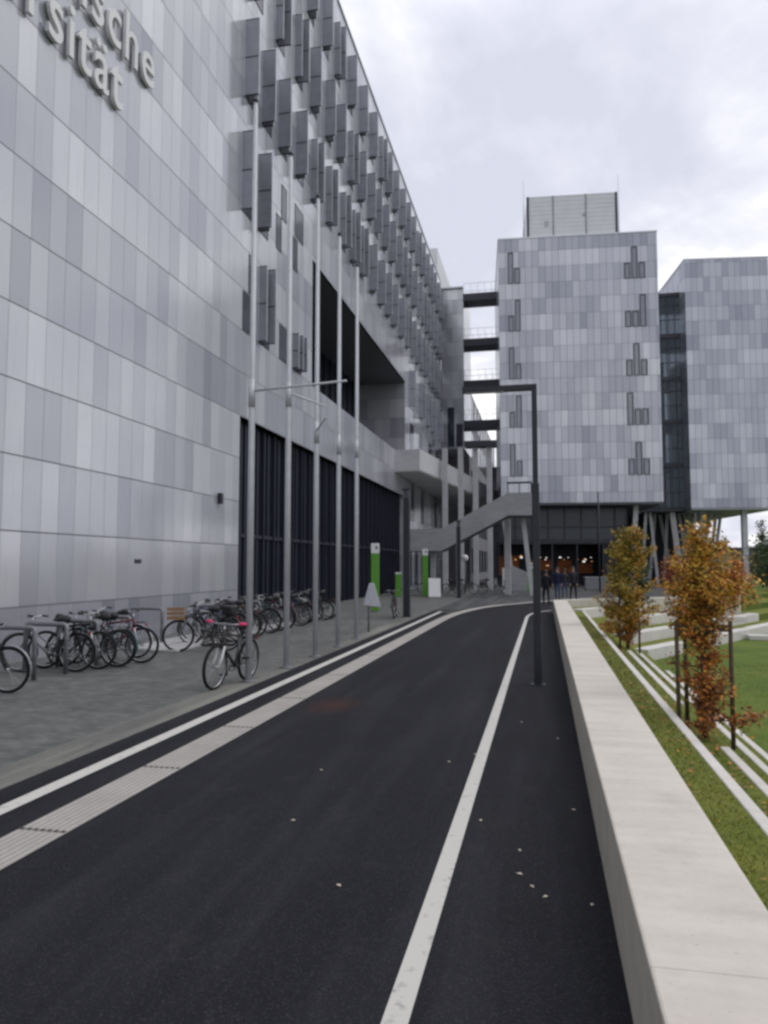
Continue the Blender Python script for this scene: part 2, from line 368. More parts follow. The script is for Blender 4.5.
mb=MB()   # sunken lawn in grass steps
for i in range(5):
    z=RZ[i+1]-.012
    a=Sp[i]; ae=a+D*FAR
    if i<4:
        b=Sp[i+1]; be=b+D*FAR
        mb.face([(a.x,-14,z),(b.x,-14,z),(b.x,b.y,z),(be.x,be.y,z),(ae.x,ae.y,z),(a.x,a.y,z)],1)
    else:
        mb.face([(a.x,-14,z),(60,-14,z),(60,ae.y,z),(ae.x,ae.y,z),(a.x,a.y,z)])
    zt=RZ[i]-.012 if i else -.03
    if i: mb.face([(a.x,-14,z),(a.x,a.y,z),(a.x,a.y,zt),(a.x,-14,zt)])
    mb.face([(a.x,a.y,z),(ae.x,ae.y,z),(ae.x,ae.y,zt),(a.x,a.y,zt)])
mb.face([(60,-14,RZ[5]-.012),(60,e0.y,RZ[5]-.012),(60,e0.y,-.03),(60,-14,-.03)])
mb.face([(.92,-14,RZ[5]-.012),(60,-14,RZ[5]-.012),(60,-14,-.03),(.92,-14,-.03)])
struct('lawn',mb,[M['lawn'],M['terrace']])

mb=MB(); mb.face([(-34,-30,0),(-4.65,-30,0),(-4.65,31.0,0),(-4.65,66,0),(-34,66,0)]); struct('plaza',mb,M['setts'])
def curve_pts(p0,p1,p2,n=10):
    return [((1-k/n)**2*p0[0]+2*(1-k/n)*(k/n)*p1[0]+(k/n)**2*p2[0],(1-k/n)**2*p0[1]+2*(1-k/n)*(k/n)*p1[1]+(k/n)**2*p2[1]) for k in range(n+1)]
tc_line=[(-3.62,-30),(-3.62,26.)]+curve_pts((-3.62,26.),(-3.62,33.5),(-1.9,37.5),10)[1:]+[(.1,41.6),(3.,46.5)]
mb=MB(); poly=[(-4.645,-30),(.36,-30),(.36,31.6),(.6,32.2)]+[(4.5,38.8)]+[(p[0],p[1]) for p in reversed(tc_line[2:])]+[(-3.62,30.),(-4.645,32.)]
mb.face([(x,y,.004) for x,y in poly]); struct('asphalt_path',mb,M['asphalt'])
mb=MB(); mb.face([(-4.645,32.0,-.002),(6,38,-.002),(13,66,-.002),(-4.645,66,-.002)]); struct('forecourt',mb,M['asphalt2'])
mb=MB(); mb.face([(9.6,46.5,-.012),(23.6,71,-.012),(60,71,-.012),(60,110,-.012),(26,110,-.012),(13,66,-.012)]); struct('far_lawn',mb,M['lawn'])
def strip(name, pts, w, z, mat, mb=None):
    own = mb is None; mb = mb or MB()
    P=[Vector((x,y,0)) for x,y in pts]; Lf=[];Rt=[]
    for i,p in enumerate(P):
        d=(P[min(i+1,len(P)-1)]-P[max(i-1,0)]).normalized(); n=Vector((-d.y,d.x,0))*w/2
        Lf.append(p+n); Rt.append(p-n)
    for i in range(len(P)-1): mb.face([(Rt[i].x,Rt[i].y,z),(Rt[i+1].x,Rt[i+1].y,z),(Lf[i+1].x,Lf[i+1].y,z),(Lf[i].x,Lf[i].y,z)])
    if own: return struct(name,mb,mat)
strip('path_edge_line',[(-4.25,-30),(-4.25,31.4)],.16,.008,M['paintline'])
strip('cycle_lane_line',[(-.65,-30),(-.65,28.5)]+curve_pts((-.65,28.5),(-.65,31.5),(.28,33.2))[1:],.115,.008,M['paintline'])
# guide strip: six ribs, with studded cross bars where the slabs meet
mb=MB()
P=[Vector((x,y,0)) for x,y in tc_line]
for q in range(7):
    off=-.168+q*.056
    pts=[]
    for i,p in enumerate(P):
        d=(P[min(i+1,len(P)-1)]-P[max(i-1,0)]).normalized(); n=Vector((-d.y,d.x,0)); pts.append(p+n*off)
    for i in range(len(pts)-1):
        a,b=pts[i],pts[i+1]; d=(b-a).normalized(); n=Vector((-d.y,d.x,0))
        mb.hexa([a-n*.019+Vector((0,0,.006)),b-n*.019+Vector((0,0,.006)),b+n*.019+Vector((0,0,.006)),a+n*.019+Vector((0,0,.006)),
                 a-n*.015+Vector((0,0,.013)),b-n*.015+Vector((0,0,.013)),b+n*.015+Vector((0,0,.013)),a+n*.015+Vector((0,0,.013))],0)
for i in range(len(P)-1):
    a,b=P[i],P[i+1]; d=(b-a).normalized(); n=Vector((-d.y,d.x,0))*.2
    mb.face([a-n+Vector((0,0,.0085)),b-n+Vector((0,0,.0085)),b+n+Vector((0,0,.0085)),a+n+Vector((0,0,.0085))],1)
for y in (5.0,6.75,8.6,10.6,13.,16.,20.):
    for q in range(7): mb.box(-3.805+q*.056,-3.772+q*.056,y-.022,y+.022,.009,.0142,2)
t=NT('guide_paving_groove'); M['tactbase']=t.out((.245,.235,.215),.8,0.,.2)
struct('guide_strip',mb,[M['tactile'],M['tactbase'],M['tactgap']])
mb=MB(); mb.face([(-5.15,-30,.004),(-4.65,-30,.004),(-4.65,31.5,.004),(-5.15,31.5,.004)]); struct('pole_strip',mb,M['sandstrip'])
mb=MB(); mb.box(-9.45,-8.75,15.6,23.8,.002,.07); mb.box(-8.74,-8.05,15.6,23.8,.002,.05); bevel(struct('paving_step',mb,M['slabc']),.01)

# ------------------------------------------------------------------ left building
FX=-10.4
B=thing('panelled_building',(FX,24.5,0),'long grey panel-clad university building with projecting dark shutters filling the left side','building')
def wallgrid(mb, ys, zs, holes, x=FX, m=0):
    for i in range(len(ys)-1):
        for j in range(len(zs)-1):
            yc=(ys[i]+ys[i+1])/2; zc=(zs[j]+zs[j+1])/2
            if any(h[0]<yc<h[1] and h[2]<zc<h[3] for h in holes): continue
            mb.face([(x,ys[i],zs[j]),(x,ys[i+1],zs[j]),(x,ys[i+1],zs[j+1]),(x,ys[i],zs[j+1])],m)
holes=[(24.5,55.8,0,7.2),(32.8,56.7,10.25,16.1)]
TOP=32.2
mb=MB(); wallgrid(mb,[-20,24.5,32.8,55.8,56.7,78],[0,7.2,10.25,16.1,TOP],holes)
mb.face([(FX,-20,0),(-32,-20,0),(-32,-20,TOP),(FX,-20,TOP)]); mb.face([(FX,78,0),(-32,78,0),(-32,78,TOP),(FX,78,TOP)]); mb.face([(-32,-20,0),(-32,78,0),(-32,78,TOP),(-32,-20,TOP)])
mb.face([(FX,56.7,10.25),(-14.3,56.7,10.25),(-14.3,56.7,16.1),(FX,56.7,16.1)]); mb.face([(FX,32.8,10.25),(-14.3,32.8,10.25),(-14.3,32.8,16.1),(FX,32.8,16.1)])
mb.face([(FX,24.5,0),(-11,24.5,0),(-11,24.5,7.2),(FX,24.5,7.2)]); mb.face([(FX,55.8,0),(-11,55.8,0),(-11,55.8,7.2),(FX,55.8,7.2)])
me=mb.shift((-FX,-24.5,0)).mesh('wall',M['clad']); link('wall',me,B)
mb=MB(); mb.face([(FX,-20,TOP-.6),(FX,78,TOP-.6),(-32,78,TOP-.6),(-32,-20,TOP-.6)]); part('roof',mb,M['roof'],B,world=True)
mb=MB(); mb.box(FX-.45,FX+.06,-20,78.05,TOP,TOP+.14); part('coping',mb,M['coping'],B,world=True)
mb=MB(); mb.box(-14.4,FX,32.8,56.7,16.1,16.25); mb.face([(-14.3,32.8,10.25),(-14.3,56.7,10.25),(FX,56.7,10.25),(FX,32.8,10.25)])
part('terrace_soffit',mb,M['soffit'],B,world=True)
mb=MB(); mb.face([(-14.3,32.8,10.25),(-14.3,56.7,10.25),(-14.3,56.7,16.1),(-14.3,32.8,16.1)])
y=33.6
while y<56.5: mb.box(-14.28,-14.18,y,y+.07,10.26,16.09,1); y+=1.55
mb.box(-14.28,-14.2,32.9,56.6,13.1,13.2,1)
part('terrace_glazing',mb,[M['navy'],M['navyrib']],B,world=True)
mb=MB(); mb.face([(-10.75,24.5,0),(-10.75,55.8,0),(-10.75,55.8,7.2),(-10.75,24.5,7.2)])
y=24.52; k=0
while y<55.7:
    mb.box(-10.748,-10.62 if k%2 else -10.69,y,y+.05,0,7.19,1); y+=.585; k+=1
mb.box(-10.745,-10.66,24.6,55.7,2.95,3.08,1)
part('entrance_glazing',mb,[M['navy'],M['navyrib']],B,world=True)
# rear wing, seen in the gap behind the stair block
mb=MB(); mb.box(-22,-8.25,86.3,132,0,22.5,0)
for q in range(9):
    for z in (1.,5.6,10.2,14.8,19.): mb.box(-8.25,-8.2,88+q*4.6,91+q*4.6,z,z+2.9,1)
part('rear_wing',mb,[M['concrete_dark'],M['baseglass']],B,world=True)
# rooftop plant box
mb=MB(); mb.box(-20,-11.15,81,97,TOP-2,37.3,0); part('rooftop_box',mb,M['render'],B,world=True)
mb=MB(); mb.box(-22,-11.3,78.02,97,0,TOP-2.2,0); part('end_wing',mb,M['clad'],B,world=True)

# folding shutters: leaf square to the wall, a second narrower leaf half folded
def shutter_mesh(d1,d2,h,gap,third=0.):
    mb=MB()
    for (y,d) in ((0.,d1),(gap,d2))+(((gap*2,third),) if third else ()):
        if d<=0: continue
        mb.box(.02,d-.035,y-.018,y+.018,.03,h/2-.02,0); mb.box(.02,d-.035,y-.018,y+.018,h/2+.02,h-.03,0)
        mb.box(d-.035,d,y-.03,y+.03,0,h,1); mb.box(0,.02,y-.03,y+.03,0,h,1)
        mb.box(.02,d-.035,y-.027,y+.027,h/2-.02,h/2+.02,2); mb.box(.02,d-.035,y-.027,y+.027,0,.03,2); mb.box(.02,d-.035,y-.027,y+.027,h-.03,h,2)
    me=mb.mesh('shutter',[M['shutter'],M['shutter_edge'],M['frame']]); fixnormals(me); return me
SH=[shutter_mesh(.58,.34,2.9,.50),shutter_mesh(.55,.0,2.9,.5),shutter_mesh(.58,.40,2.9,.28),shutter_mesh(.36,.56,2.9,.40)]
SHs=shutter_mesh(.32,.40,1.5,.36,.46)
def pane_mesh(wd,h,x=.012):
    mb=MB(); mb.box(0,x,.04,wd-.04,.04,h-.04,0)
    for a,b,c,d in ((0,.04,0,h),(wd-.04,wd,0,h),(.04,wd-.04,0,.04),(.04,wd-.04,h-.04,h)): mb.box(0,x+.006,a,b,c,d,1)
    me=mb.mesh('window',[M['darkglass'],M['frame']]); fixnormals(me); return me
PW=pane_mesh(1.05,2.9); PS=pane_mesh(.62,1.45); PL=pane_mesh(1.15,1.45); PT=pane_mesh(1.6,3.0)
def put(name,me,y,z,x=FX): return link(name,me,B,(x-FX,y-24.5,z))
rng=random.Random(3)
nsh=0
for fz,starts in ((18.95,(24.5,26.2,28.0)),(23.3,(25.1,27.6,30.0)),(27.6,(25.,27.2,29.2))):
    y=starts[0]; ys=list(starts); y=starts[-1]
    while y<74.5:
        y+=rng.choice((2.05,2.2,2.45,2.7)); ys.append(y)
    for y in ys:
        if y>76.8: break
        put('shutter',SH[rng.choice((0,0,0,1,2,2,3,3))],y,fz); nsh+=1
        put('window',PW,y+.04,fz)
# first storeys near the corner
put('shutter',SH[1],24.35,14.62); put('shutter',SH[2],25.9,14.62); put('window',PW,24.4,14.62); put('window',PW,25.95,14.62)
put('window',PS,28.5,16.25); put('window',PS,27.9,14.75); put('window',PL,30.2,16.25); put('window',PS,29.95,14.7)
put('window',PL,24.6,10.33); put('window',PS,25.12,11.86); put('shutter',SH[3],26.1,10.33); put('window',PW,26.2,10.33)
put('window',PL,28.4,10.33); put('shutter',SHs,30.0,10.33); put('window',PL,30.1,10.33)
y=58.6
while y<76:
    put('shutter',SH[3] if rng.random()<.5 else SH[1],y,14.62); put('window',PT,y+.05,14.62); nsh+=1
    y+=rng.choice((3.2,3.9,4.6))
for y,z in ((59,10.4),(63.4,10.4),(69.,10.4),(73.6,10.4),(59.2,5.5),(64.3,5.5),(72.4,5.6)): put('window',PT,y,z)
for y in (58.,61.,64.5,68,71.5): put('window',PT,y,.3)
# gallery along the facade
mb=MB(); mb.prism([(FX,52.7,8.75),(-8.6,52.7,8.75),(-4.2,92,8.75),(-7.0,92,8.75),(FX,77,8.75)],(0,0,1.5)); part('gallery',mb,M['galleryc'],B,world=True)
mb=MB(); mb.prism([(FX,52.75,8.68),(-8.68,52.75,8.68),(-4.3,91.9,8.68),(-6.95,91.9,8.68),(FX,76.9,8.68)],(0,0,.068)); part('gallery_soffit',mb,M['white'],B,world=True)
# small wall fittings
mb=MB(); mb.box(FX,FX+.12,22.75,22.93,3.95,4.3); part('wall_lamp',mb,M['lamp'],B,world=True)
mb=MB(); mb.box(FX,FX+.02,17.75,18.05,2.0,2.1); part('door_plate',mb,M['frame'],B,world=True)
# stair block at the far end of the facade
blk=MB(); blk.box(FX+.0,-8.0,78.3,86,14.2,31.45); part('stair_block',blk,M['clad'],B,world=True)
mb=MB(); mb.box(FX,-8.,78.0,78.29,31.45,31.6); part('block_coping',mb,M['coping'],B,world=True)
mb=MB()
for x0,z0,w_,h_ in ((-9.75,14.4,.7,4.2),(-8.85,14.4,.7,2.4)): mb.box(x0,x0+w_,78.2,78.29,z0,z0+h_)
part('block_window',mb,M['darkglass'],B,world=True)

# raised lettering on the blank wall
def word_letters(text, y_ref, ref, base, sx, sy):
    cu=bpy.data.curves.new('lettering','FONT'); cu.body=text; cu.size=1; cu.extrude=.05; cu.offset=.007; cu.space_character=1.12; cu.resolution_u=5
    o=bpy.data.objects.new('lettering',cu); COL.objects.link(o); dg=bpy.context.evaluated_depsgraph_get(); dg.update()
    me=bpy.data.meshes.new_from_object(o.evaluated_get(dg)); bpy.data.objects.remove(o)
    bm=bmesh.new(); bm.from_mesh(me); bmesh.ops.remove_doubles(bm,verts=bm.verts,dist=1e-5); bm.verts.ensure_lookup_table()
    seen=set(); comps=[]
    for v in bm.verts:
        if v in seen: continue
        st=[v]; seen.add(v); c=[]
        while st:
            a=st.pop(); c.append(a)
            for e in a.link_edges:
                b=e.other_vert(a)
                if b not in seen: seen.add(b); st.append(b)
        comps.append(c)
    cl=[]
    for c in sorted(comps,key=lambda c:min(v.co.x for v in c)):
        lo=min(v.co.x for v in c); hi=max(v.co.x for v in c)
        if cl and lo<cl[-1][1]-.01: cl[-1][0]+=c; cl[-1][1]=max(hi,cl[-1][1])
        else: cl.append([list(c),hi])
    x0=min(v.co.x for v in cl[ref][0])
    res=[]
    for c,hi in cl:
        vs=set(c); idx={v:i for i,v in enumerate(c)}
        fs=[f for f in bm.faces if f.verts[0] in vs]
        V=[((v.co.z+.05)*.9+.05, y_ref+(v.co.x-x0)*sx, base+v.co.y*sy) for v in c]
        m2=bpy.data.meshes.new('letter'); m2.from_pydata(V,[],[[idx[v] for v in f.verts] for f in fs]); m2.materials.append(M['letter']); fixnormals(m2); res.append(m2)
    bm.free(); return res
sign=thing('lettering_sign',(FX,13.5,13.2),'two lines of raised white letters high on the blank grey panel wall','sign')
for m2 in word_letters('Medizinische',15.07,8,14.92,1.50,1.86): link('letter',m2,sign,(0,-13.5,-13.2))
for m2 in word_letters('Universität',13.55,6,13.40,1.52,1.86): link('letter',m2,sign,(0,-13.5,-13.2))

# ------------------------------------------------------------------ towers
def windows_on(root, groups, x0, pitch, zbase, rh, y=-.012):
    for k,pat in enumerate(groups):
        zb=zbase+k*3*rh
        for c,h in enumerate(pat):
            if not h: continue
            xx=x0+c*pitch; wd=pitch*.86; hh=h*rh-.06
            mb=MB(); mb.box(xx+.05,xx+wd-.05,y,0.,zb+.05,zb+hh-.05)
            p=part('window',mb,M['winframe'] if False else M['towerglass'],root)
            fb=MB()
            for a,b,c0,d in ((xx,xx+.10,zb,zb+hh),(xx+wd-.10,xx+wd,zb,zb+hh),(xx+.10,xx+wd-.10,zb,zb+.04),(xx+.10,xx+wd-.10,zb+hh-.05,zb+hh)): fb.box(a,b,y-.07,0.,c0,d)
            part('frame',fb,M['winframe'],p)
M['winframe']=plain('grey_window_frame',(.10,.104,.122),.5,.2,.4)
M['towerglass']=plain('tower_window_glass',(.235,.242,.275),.12,.35,.6,.1,2)
TZ0,TZ1=7.65,32.75
ang=math.atan2(1.2,14.25); W1=14.5
T1=thing('tower_building',(-3.8,70,0),'tall grey panelled tower on stilts with a plant box on its roof, centre right','building',ang)
mb=MB(); mb.box(0,W1,0,16,TZ0,TZ1); part('wall',mb,M['clad_tower'],T1)
mb=MB(); mb.box(-.05,W1+.05,-.05,16.05,TZ1,TZ1+.12); part('coping',mb,M['coping'],T1)
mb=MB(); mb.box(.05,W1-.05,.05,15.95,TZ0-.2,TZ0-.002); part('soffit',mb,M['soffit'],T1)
rh=1.525; zb=.99+rh*6
windows_on(T1,[(1,2,1),(2,1,1),(1,2,1),(1,1,2),(1,2,1)],11.5,.66,zb,rh)
windows_on(T1,[(2,1),(1,2),(2,1),(1,2),(2,1)],.85,.62,zb+rh*.0,rh)
mb=MB(); mb.box(2.9,11.4,2,10,TZ1+.13,TZ1+5.0,0)
for x in (2.82,5.3,8.4,11.2): mb.box(x,x+.10 if 3<x<11 else x+.22,1.93,1.995,TZ1+.13,TZ1+5.0,2 if 3<x<11 else 1)
for z in [TZ1+.13+.43*i for i in range(1,12)]: mb.box(2.9,11.1,1.985,1.995,z,z+.03,0)
ph=part('plant_box',mb,[M['render'],M['frame'],M['galv']],T1)
mb=MB(); mb.box(4.5,4.9,1.96,1.998,TZ1+2,TZ1+2.5); part('vent',mb,M['greylite'],ph)
mb=MB(); mb.box(8.15,8.38,1.90,1.998,TZ1+2.9,TZ1+3.1); part('hatch',mb,M['greylite'],ph)
for x in (2.6,11.7):
    mb=MB(); mb.tube([(x,3,TZ1+.12),(x,3,TZ1+7.2)],[.05,.02],6); part('lightning_rod',mb,M['greylite'],T1)
for z in (26.,29.2,22.,17.5):
    mb=MB(); mb.box(W1,W1+.35,2.,3.,z,z+2.2); part('side_shutter',mb,M['shutter'],T1)
# glazed base and cafe below
mb=MB(); mb.face([(-.2,3,4.4),(11.9,3,4.4),(11.9,3,TZ0-.2),(-.2,3,TZ0-.2)],0)
x=-.2
while x<11.9: mb.box(x,x+.12,2.9,2.998,4.4,TZ0-.21,1); x+=1.55
mb.box(-.2,11.9,2.88,2.999,5.5,5.6,1); mb.box(-.2,11.9,2.75,3.3,3.95,4.4,1)
part('upper_glazing',mb,[M['baseglass'],M['frame']],T1)
WB=11.9
mb=MB(); mb.box(9.6,WB,3.05,3.2,0,3.94); mb.box(-.2,WB,9.,9.2,0,4.4); mb.box(-.2,WB,3.3,9,4.0,4.3); mb.box(WB-.2,WB,3.2,9,0,4.4); part('base_wall',mb,M['navyrib'],T1)
for x in (-.2,2.3,4.8,7.1,9.5):
    mb=MB(); mb.box(x,x+.12,2.9,3.05,0,3.94); part('base_mullion',mb,M['frame'],T1)
mb=MB(); mb.box(-.1,2.,8.6,8.98,.9,2.9); mb.box(2.9,5.4,8.6,8.98,1.4,2.5); mb.box(5.9,7.3,8.6,8.98,1.2,2.4); mb.box(8.,9.4,8.6,8.98,1.1,2.1); part('shop_shelf',mb,M['orangewall'],T1)
rl=random.Random(9)
for i in range(20):
    x=rl.uniform(.2,9.3); z=rl.choice((2.7,2.85,2.5,2.3,1.9)); q=rl.uniform(.06,.15); yy=rl.uniform(4.5,8.2)
    mb=MB(); mb.tube([(x,yy,z-q/2),(x,yy,z),(x,yy,z+q/2)],[q*.9,q,q*.25],10); mb.tube([(x,yy,z+q/2),(x,yy,4.02)],.006,4,m=1); part('pendant_lamp',mb,[M['lampglow'] if rl.random()<.5 else M['whiteglow'],M['frame']],T1)
mb=MB(); mb.beam((12.35,1.4,TZ0-.2),(11.7,1.0,0),.42,.42); part('pillar',mb,M['colc'],T1)
mb=MB(); mb.beam((.15,1.5,TZ0-.2),(1.05,1.2,0),.42,.42); part('pillar',mb,M['colc'],T1)

T2=thing('tower_building',(14.6,80.2,0),'grey panelled block on stilts at the right edge, without a plant box','building',R(7))
mb=MB(); mb.box(0,8.35,0,26,7.7,33.35); part('wall',mb,M['clad_east'],T2)
mb=MB(); mb.box(-.05,8.4,-.05,26.05,33.35,33.47); part('coping',mb,M['coping'],T2)
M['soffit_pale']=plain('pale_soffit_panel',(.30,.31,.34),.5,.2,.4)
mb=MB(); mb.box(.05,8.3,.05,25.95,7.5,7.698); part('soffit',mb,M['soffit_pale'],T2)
for x,y,lx in ((5.55,1.2,0),(5.6,18.,0),(1.,20.,.3)):
    mb=MB(); mb.beam((x,y,7.5),(x+lx,y,0),.5,.5); part('pillar',mb,M['colc'],T2)
for z in (23.5,27.5): 
    mb=MB(); mb.box(8.35,8.6,1.,2.,z,z+3); part('side_shutter',mb,M['shutter'],T2)

LK=thing('glass_link',(10.2,82.2,0),'narrow dark glass stair tower between the two grey panelled towers','building')
mb=MB(); mb.box(0,4.35,0,6,7.9,30.5,0)
part('glazing',mb,M['clearglass'],LK)
mb=MB()
for x in (0.02,.75,1.5,2.2,2.75,2.95,3.6,4.25): mb.box(x,x+.09,-.07,-.003,7.9,30.55)
for k in range(15): mb.box(0,4.35,-.05,-.004,7.9+k*1.525,7.98+k*1.525)
part('mullion',mb,M['frame'],LK)
mb=MB()
for z in (7.5,12.1,16.7,21.2,25.8,30.3): mb.box(-.05,4.4,-.14,6.05,z,z+.36)
mb.box(1.5,2.9,3.,5.9,7.9,24.,0)
part('floor_slab',mb,M['frame'],LK)
tl=[(11.74,11.38),(12.74,12.27),(13.29,14.03),(14.62,15.12),(15.38,15.99),(16.58,15.56),(17.88,18.15),(18.96,17.51),(19.39,18.79),(12.2,12.6),(14.1,13.8),(16.,16.5),(17.2,16.7),(18.4,18.2),(19.9,19.2)]
for i,(a,b) in enumerate(tl):
    y=83+(i%3)*2.4
    mb=MB(); w_=(.3,.32,.34,.55,.3,.34,.5,.3,.3,.28,.3,.3,.28,.3,.3)[i]
    dx=(b-a)*1.6
    mb.beam((a*y/92,y,7.5),(a*y/92+dx,y,0),w_,w_); part('pillar',mb,M['colc'],LK,world=True)
mb=MB(); mb.box(7.5,16.4,93,94,0,7.6); mb.box(8,16.4,88.5,93,7.3,7.8); part('back_wall',mb,M['navyrib'],LK,world=True)

# footbridges between the facade block and the tower
brl="bridges between the long building and the tower"
for i,(z,name) in enumerate(((30.2,'topmost dark footbridge, between the long building and the tower'),(25.3,'second dark footbridge from the top'),(20.85,'third dark footbridge from the top, level with the lamp arm'),(16.6,'fourth dark footbridge from the top'))):
    f=thing('footbridge',(-6,79,z-.45),name,'bridge',group=brl)
    mb=MB(); mb.box(-1.99,1.9,-1.2,1.2,.15,.9); part('deck',mb,M['frame'],f)
    mb=MB()
    for yy in (-1.15,1.15):
        for k in range(6): mb.box(-1.9+k*.72,-1.875+k*.72,yy-.012,yy+.012,.9,2.0)
        mb.box(-1.95,1.85,yy-.012,yy+.012,2.0,2.03)
    if i<4: part('railing',mb,M['greylite'],f)

bm_=MB(); bm_.box(-5.95,-3.45,58.0,59.2,11.152,11.6); solo('column_beam',bm_,M['frame'],'dark flat beam lying across the tops of the right-hand tall grey columns','beam',loc=(-4.7,58.6,11.152))
# columns in front of the block
for i,(x,lb) in enumerate(((-7.55,'leftmost of the five tall grey columns behind the stair'),(-6.3,'second from left of the tall grey columns behind the stair'),(-5.15,'middle one of the five tall grey columns behind the stair'),(-4.07,'second from right of the tall grey columns behind the stair'),(-2.75,'rightmost grey column, short and beneath the stair landing'))):
    mb=MB(); h=11.15 if i<4 else 5.; yc=58.6 if i<4 else 50.6; x=x if i<4 else -2.36; mb.box(x-.2,x+.2,yc-.2,yc+.2,0,h); bevel(solo('concrete_column',mb,M['colc'],lb,'column','tall columns behind the stair',(x,yc,0)),.02)

# outside stair
ST=thing('outdoor_staircase',(-6.5,49,0),'solid grey concrete staircase climbing to the right in front of the columns','staircase')
front=[(-8.75,2.85),(-6.45,2.85),(-2.2,5.08),(-.62,5.08),(-.62,6.5),(-2.2,6.5),(-6.45,4.28),(-8.75,4.28)]
for y in (48.,50.): 
    mb=MB(); mb.prism([(x,y,z) for x,z in front],(0,.16,0)); part('parapet',mb,M['stairc'],ST,world=True)
mb=MB(); mb.prism([(-8.75,48.17,2.82),(-6.45,48.17,2.82),(-2.2,48.17,5.05),(-.64,48.17,5.05),(-.64,48.17,5.3),(-2.25,48.17,5.3),(-6.5,48.17,3.1),(-8.75,48.17,3.1)],(0,1.82,0)); part('flight',mb,M['soffit'],ST,world=True)
mb=MB()
for k in range(13):
    x=-6.4+k*.325; z=3.12+k*.168; mb.box(x,x+.34,48.17,49.98,z,z+.15)
part('steps',mb,M['colc'],ST,world=True)
mb=MB(); mb.box(-.8,-.64,48.2,49.95,5.3,6.45); part('end_parapet',mb,M['stairc'],ST,world=True)
for a,b in (((-1.3,49.6,5.05),(-.75,49.2,0)),((-7.2,49.5,2.82),(-7.2,49.5,0))):
    mb=MB(); mb.beam(a,b,.28,.28); part('prop',mb,M['colc'],ST,world=True)
mb=MB(); mb.box(-2.25,-.66,48.02,48.1,7.1,7.22)
for x in (-2.2,-1.5,-.75): mb.box(x,x+.06,48.03,48.09,6.5,7.1); part('handrail',mb,M['frame'],ST,world=True)
mb=MB(); mb.prism([(-2.6,58,0),(-.3,58,0),(-.3,58,.95),(-2.6,58,2.0)],(0,.3,0)); solo('ramp_wall',mb,M['stairc'],'low sloping grey concrete wall beneath the stair landing','wall',loc=(-1.5,58,0))

# glass building closing the gap behind
GB=thing('glazed_hall',(-6,118,0),'dark glass hall far behind the columns in the gap between the buildings','building')
mb=MB(); mb.box(-14,6.,0,20,0,15.5,0); part('glazing',mb,M['baseglass'],GB)
mb=MB(); mb.box(-14.1,6.1,-.1,20.1,15.5,17.3)
for k in range(9): mb.box(-14+k*2.4,-13.85+k*2.4,-.08,-.004,0,15.5)
for z in (4.,8.,12.): mb.box(-14,6,-.06,-.005,z,z+.3)
part('frame',mb,M['frame'],GB)

# ------------------------------------------------------------------ concrete wall, kerbs and seat rows
WL=thing('concrete_wall',(.63,10,0),'long low pale concrete seat wall beside the asphalt path','wall')
mb=MB(); mb.box(.345,.885,-12,31.6,-.95,.53); o=bevel(part('wall',mb,M['wallc'],WL,world=True),.012)
wdir=Vector((.80,.6,0)); wn_=Vector((-.6,.8,0))
mb=MB(); a=Vector((.345,31.602,0)); pl=[(.345,31.602),(.885,31.602),(.885+.8*10,31.602+.6*10),(.62+.8*10,32.15+.6*10)]
mb.prism([(x,y,-.95) for x,y in pl],(0,0,1.479)); bevel(part('return',mb,M['wallc'],WL,world=True),.012)
lbl=['first pale concrete kerb beside the grass strip, nearest the seat wall','second pale kerb down the grass steps, near length before the staked tree','third pale kerb down the grass steps','lowest pale kerb, along the edge of the lawn']
KG='kerbs along the grass steps'
def kerb(x,y0,y1,z,label):
    mb=MB(); mb.box(x-.05,x+.05,y0,y1,z-.28,z); bevel(solo('terrace_kerb',mb,M['kerbc'],label,'kerb',KG,(x,(y0+y1)/2,z-.28)),.012)
kerb(RX[1],-12,RY[1],RZ[1],lbl[0]); kerb(RX[2],-12,9.0,RZ[2],lbl[1]); kerb(RX[2],11.7,18.5,RZ[2],'second pale kerb down the grass steps, far length between the two trees')
kerb(RX[3],-12,20.9,RZ[3],lbl[2]); kerb(RX[4],-12,19.5,RZ[4],lbl[3])
def seatrow(i, l0, l1, label, h=.34, wd=.46):
    s=Sp[i]; n=Vector((D.y,-D.x,0)); a=s+D*l0; b=s+D*l1; z=RZ[i]; mb=MB()
    mb.prism([(p.x,p.y,z-h) for p in (a+n*.06,b+n*.06,b-n*(wd-.06),a-n*(wd-.06))],(0,0,h+.05)); c=(a+b)/2
    bevel(solo('seat_block',mb,M['seatc'],label,'seat','stone seat rows around the lawn',(c.x,c.y,z-h)),.015)
seatrow(4,.1,3.2,'lowest pale stone seat row, left length behind the staked tree'); seatrow(4,4.6,22,'lowest and longest pale stone seat row, running right along the lawn edge')
seatrow(3,.1,4.6,'second stone seat row from the lawn, left length between the trees'); seatrow(3,7.2,14.4,'second stone seat row from the lawn, right length with a cut end')
seatrow(2,1.2,7.4,'third stone seat row from the lawn, between the two trees'); seatrow(1,4.5,8.3,'upper stone seat row, middle length between the trees'); seatrow(1,12.2,14.6,'upper stone seat row, short square block at the right')
seatrow(1,-.1,1.7,'upper stone seat row, left end beside the wall return')
mb=MB(); mb.box(7.0,7.9,32.4,33.0,-.33,-.1); bevel(solo('stone_step',mb,M['seatc'],'small stone step block between two seat rows on the right','step',loc=(7.4,32.7,-.33)),.02)
mb=MB(); mb.box(7.6,8.5,31.0,31.6,-.9,-.72); bevel(solo('stone_step',mb,M['seatc'],'small stone step block lying on the lawn before the longest seat row','step',loc=(8.,31.3,-.9)),.02)

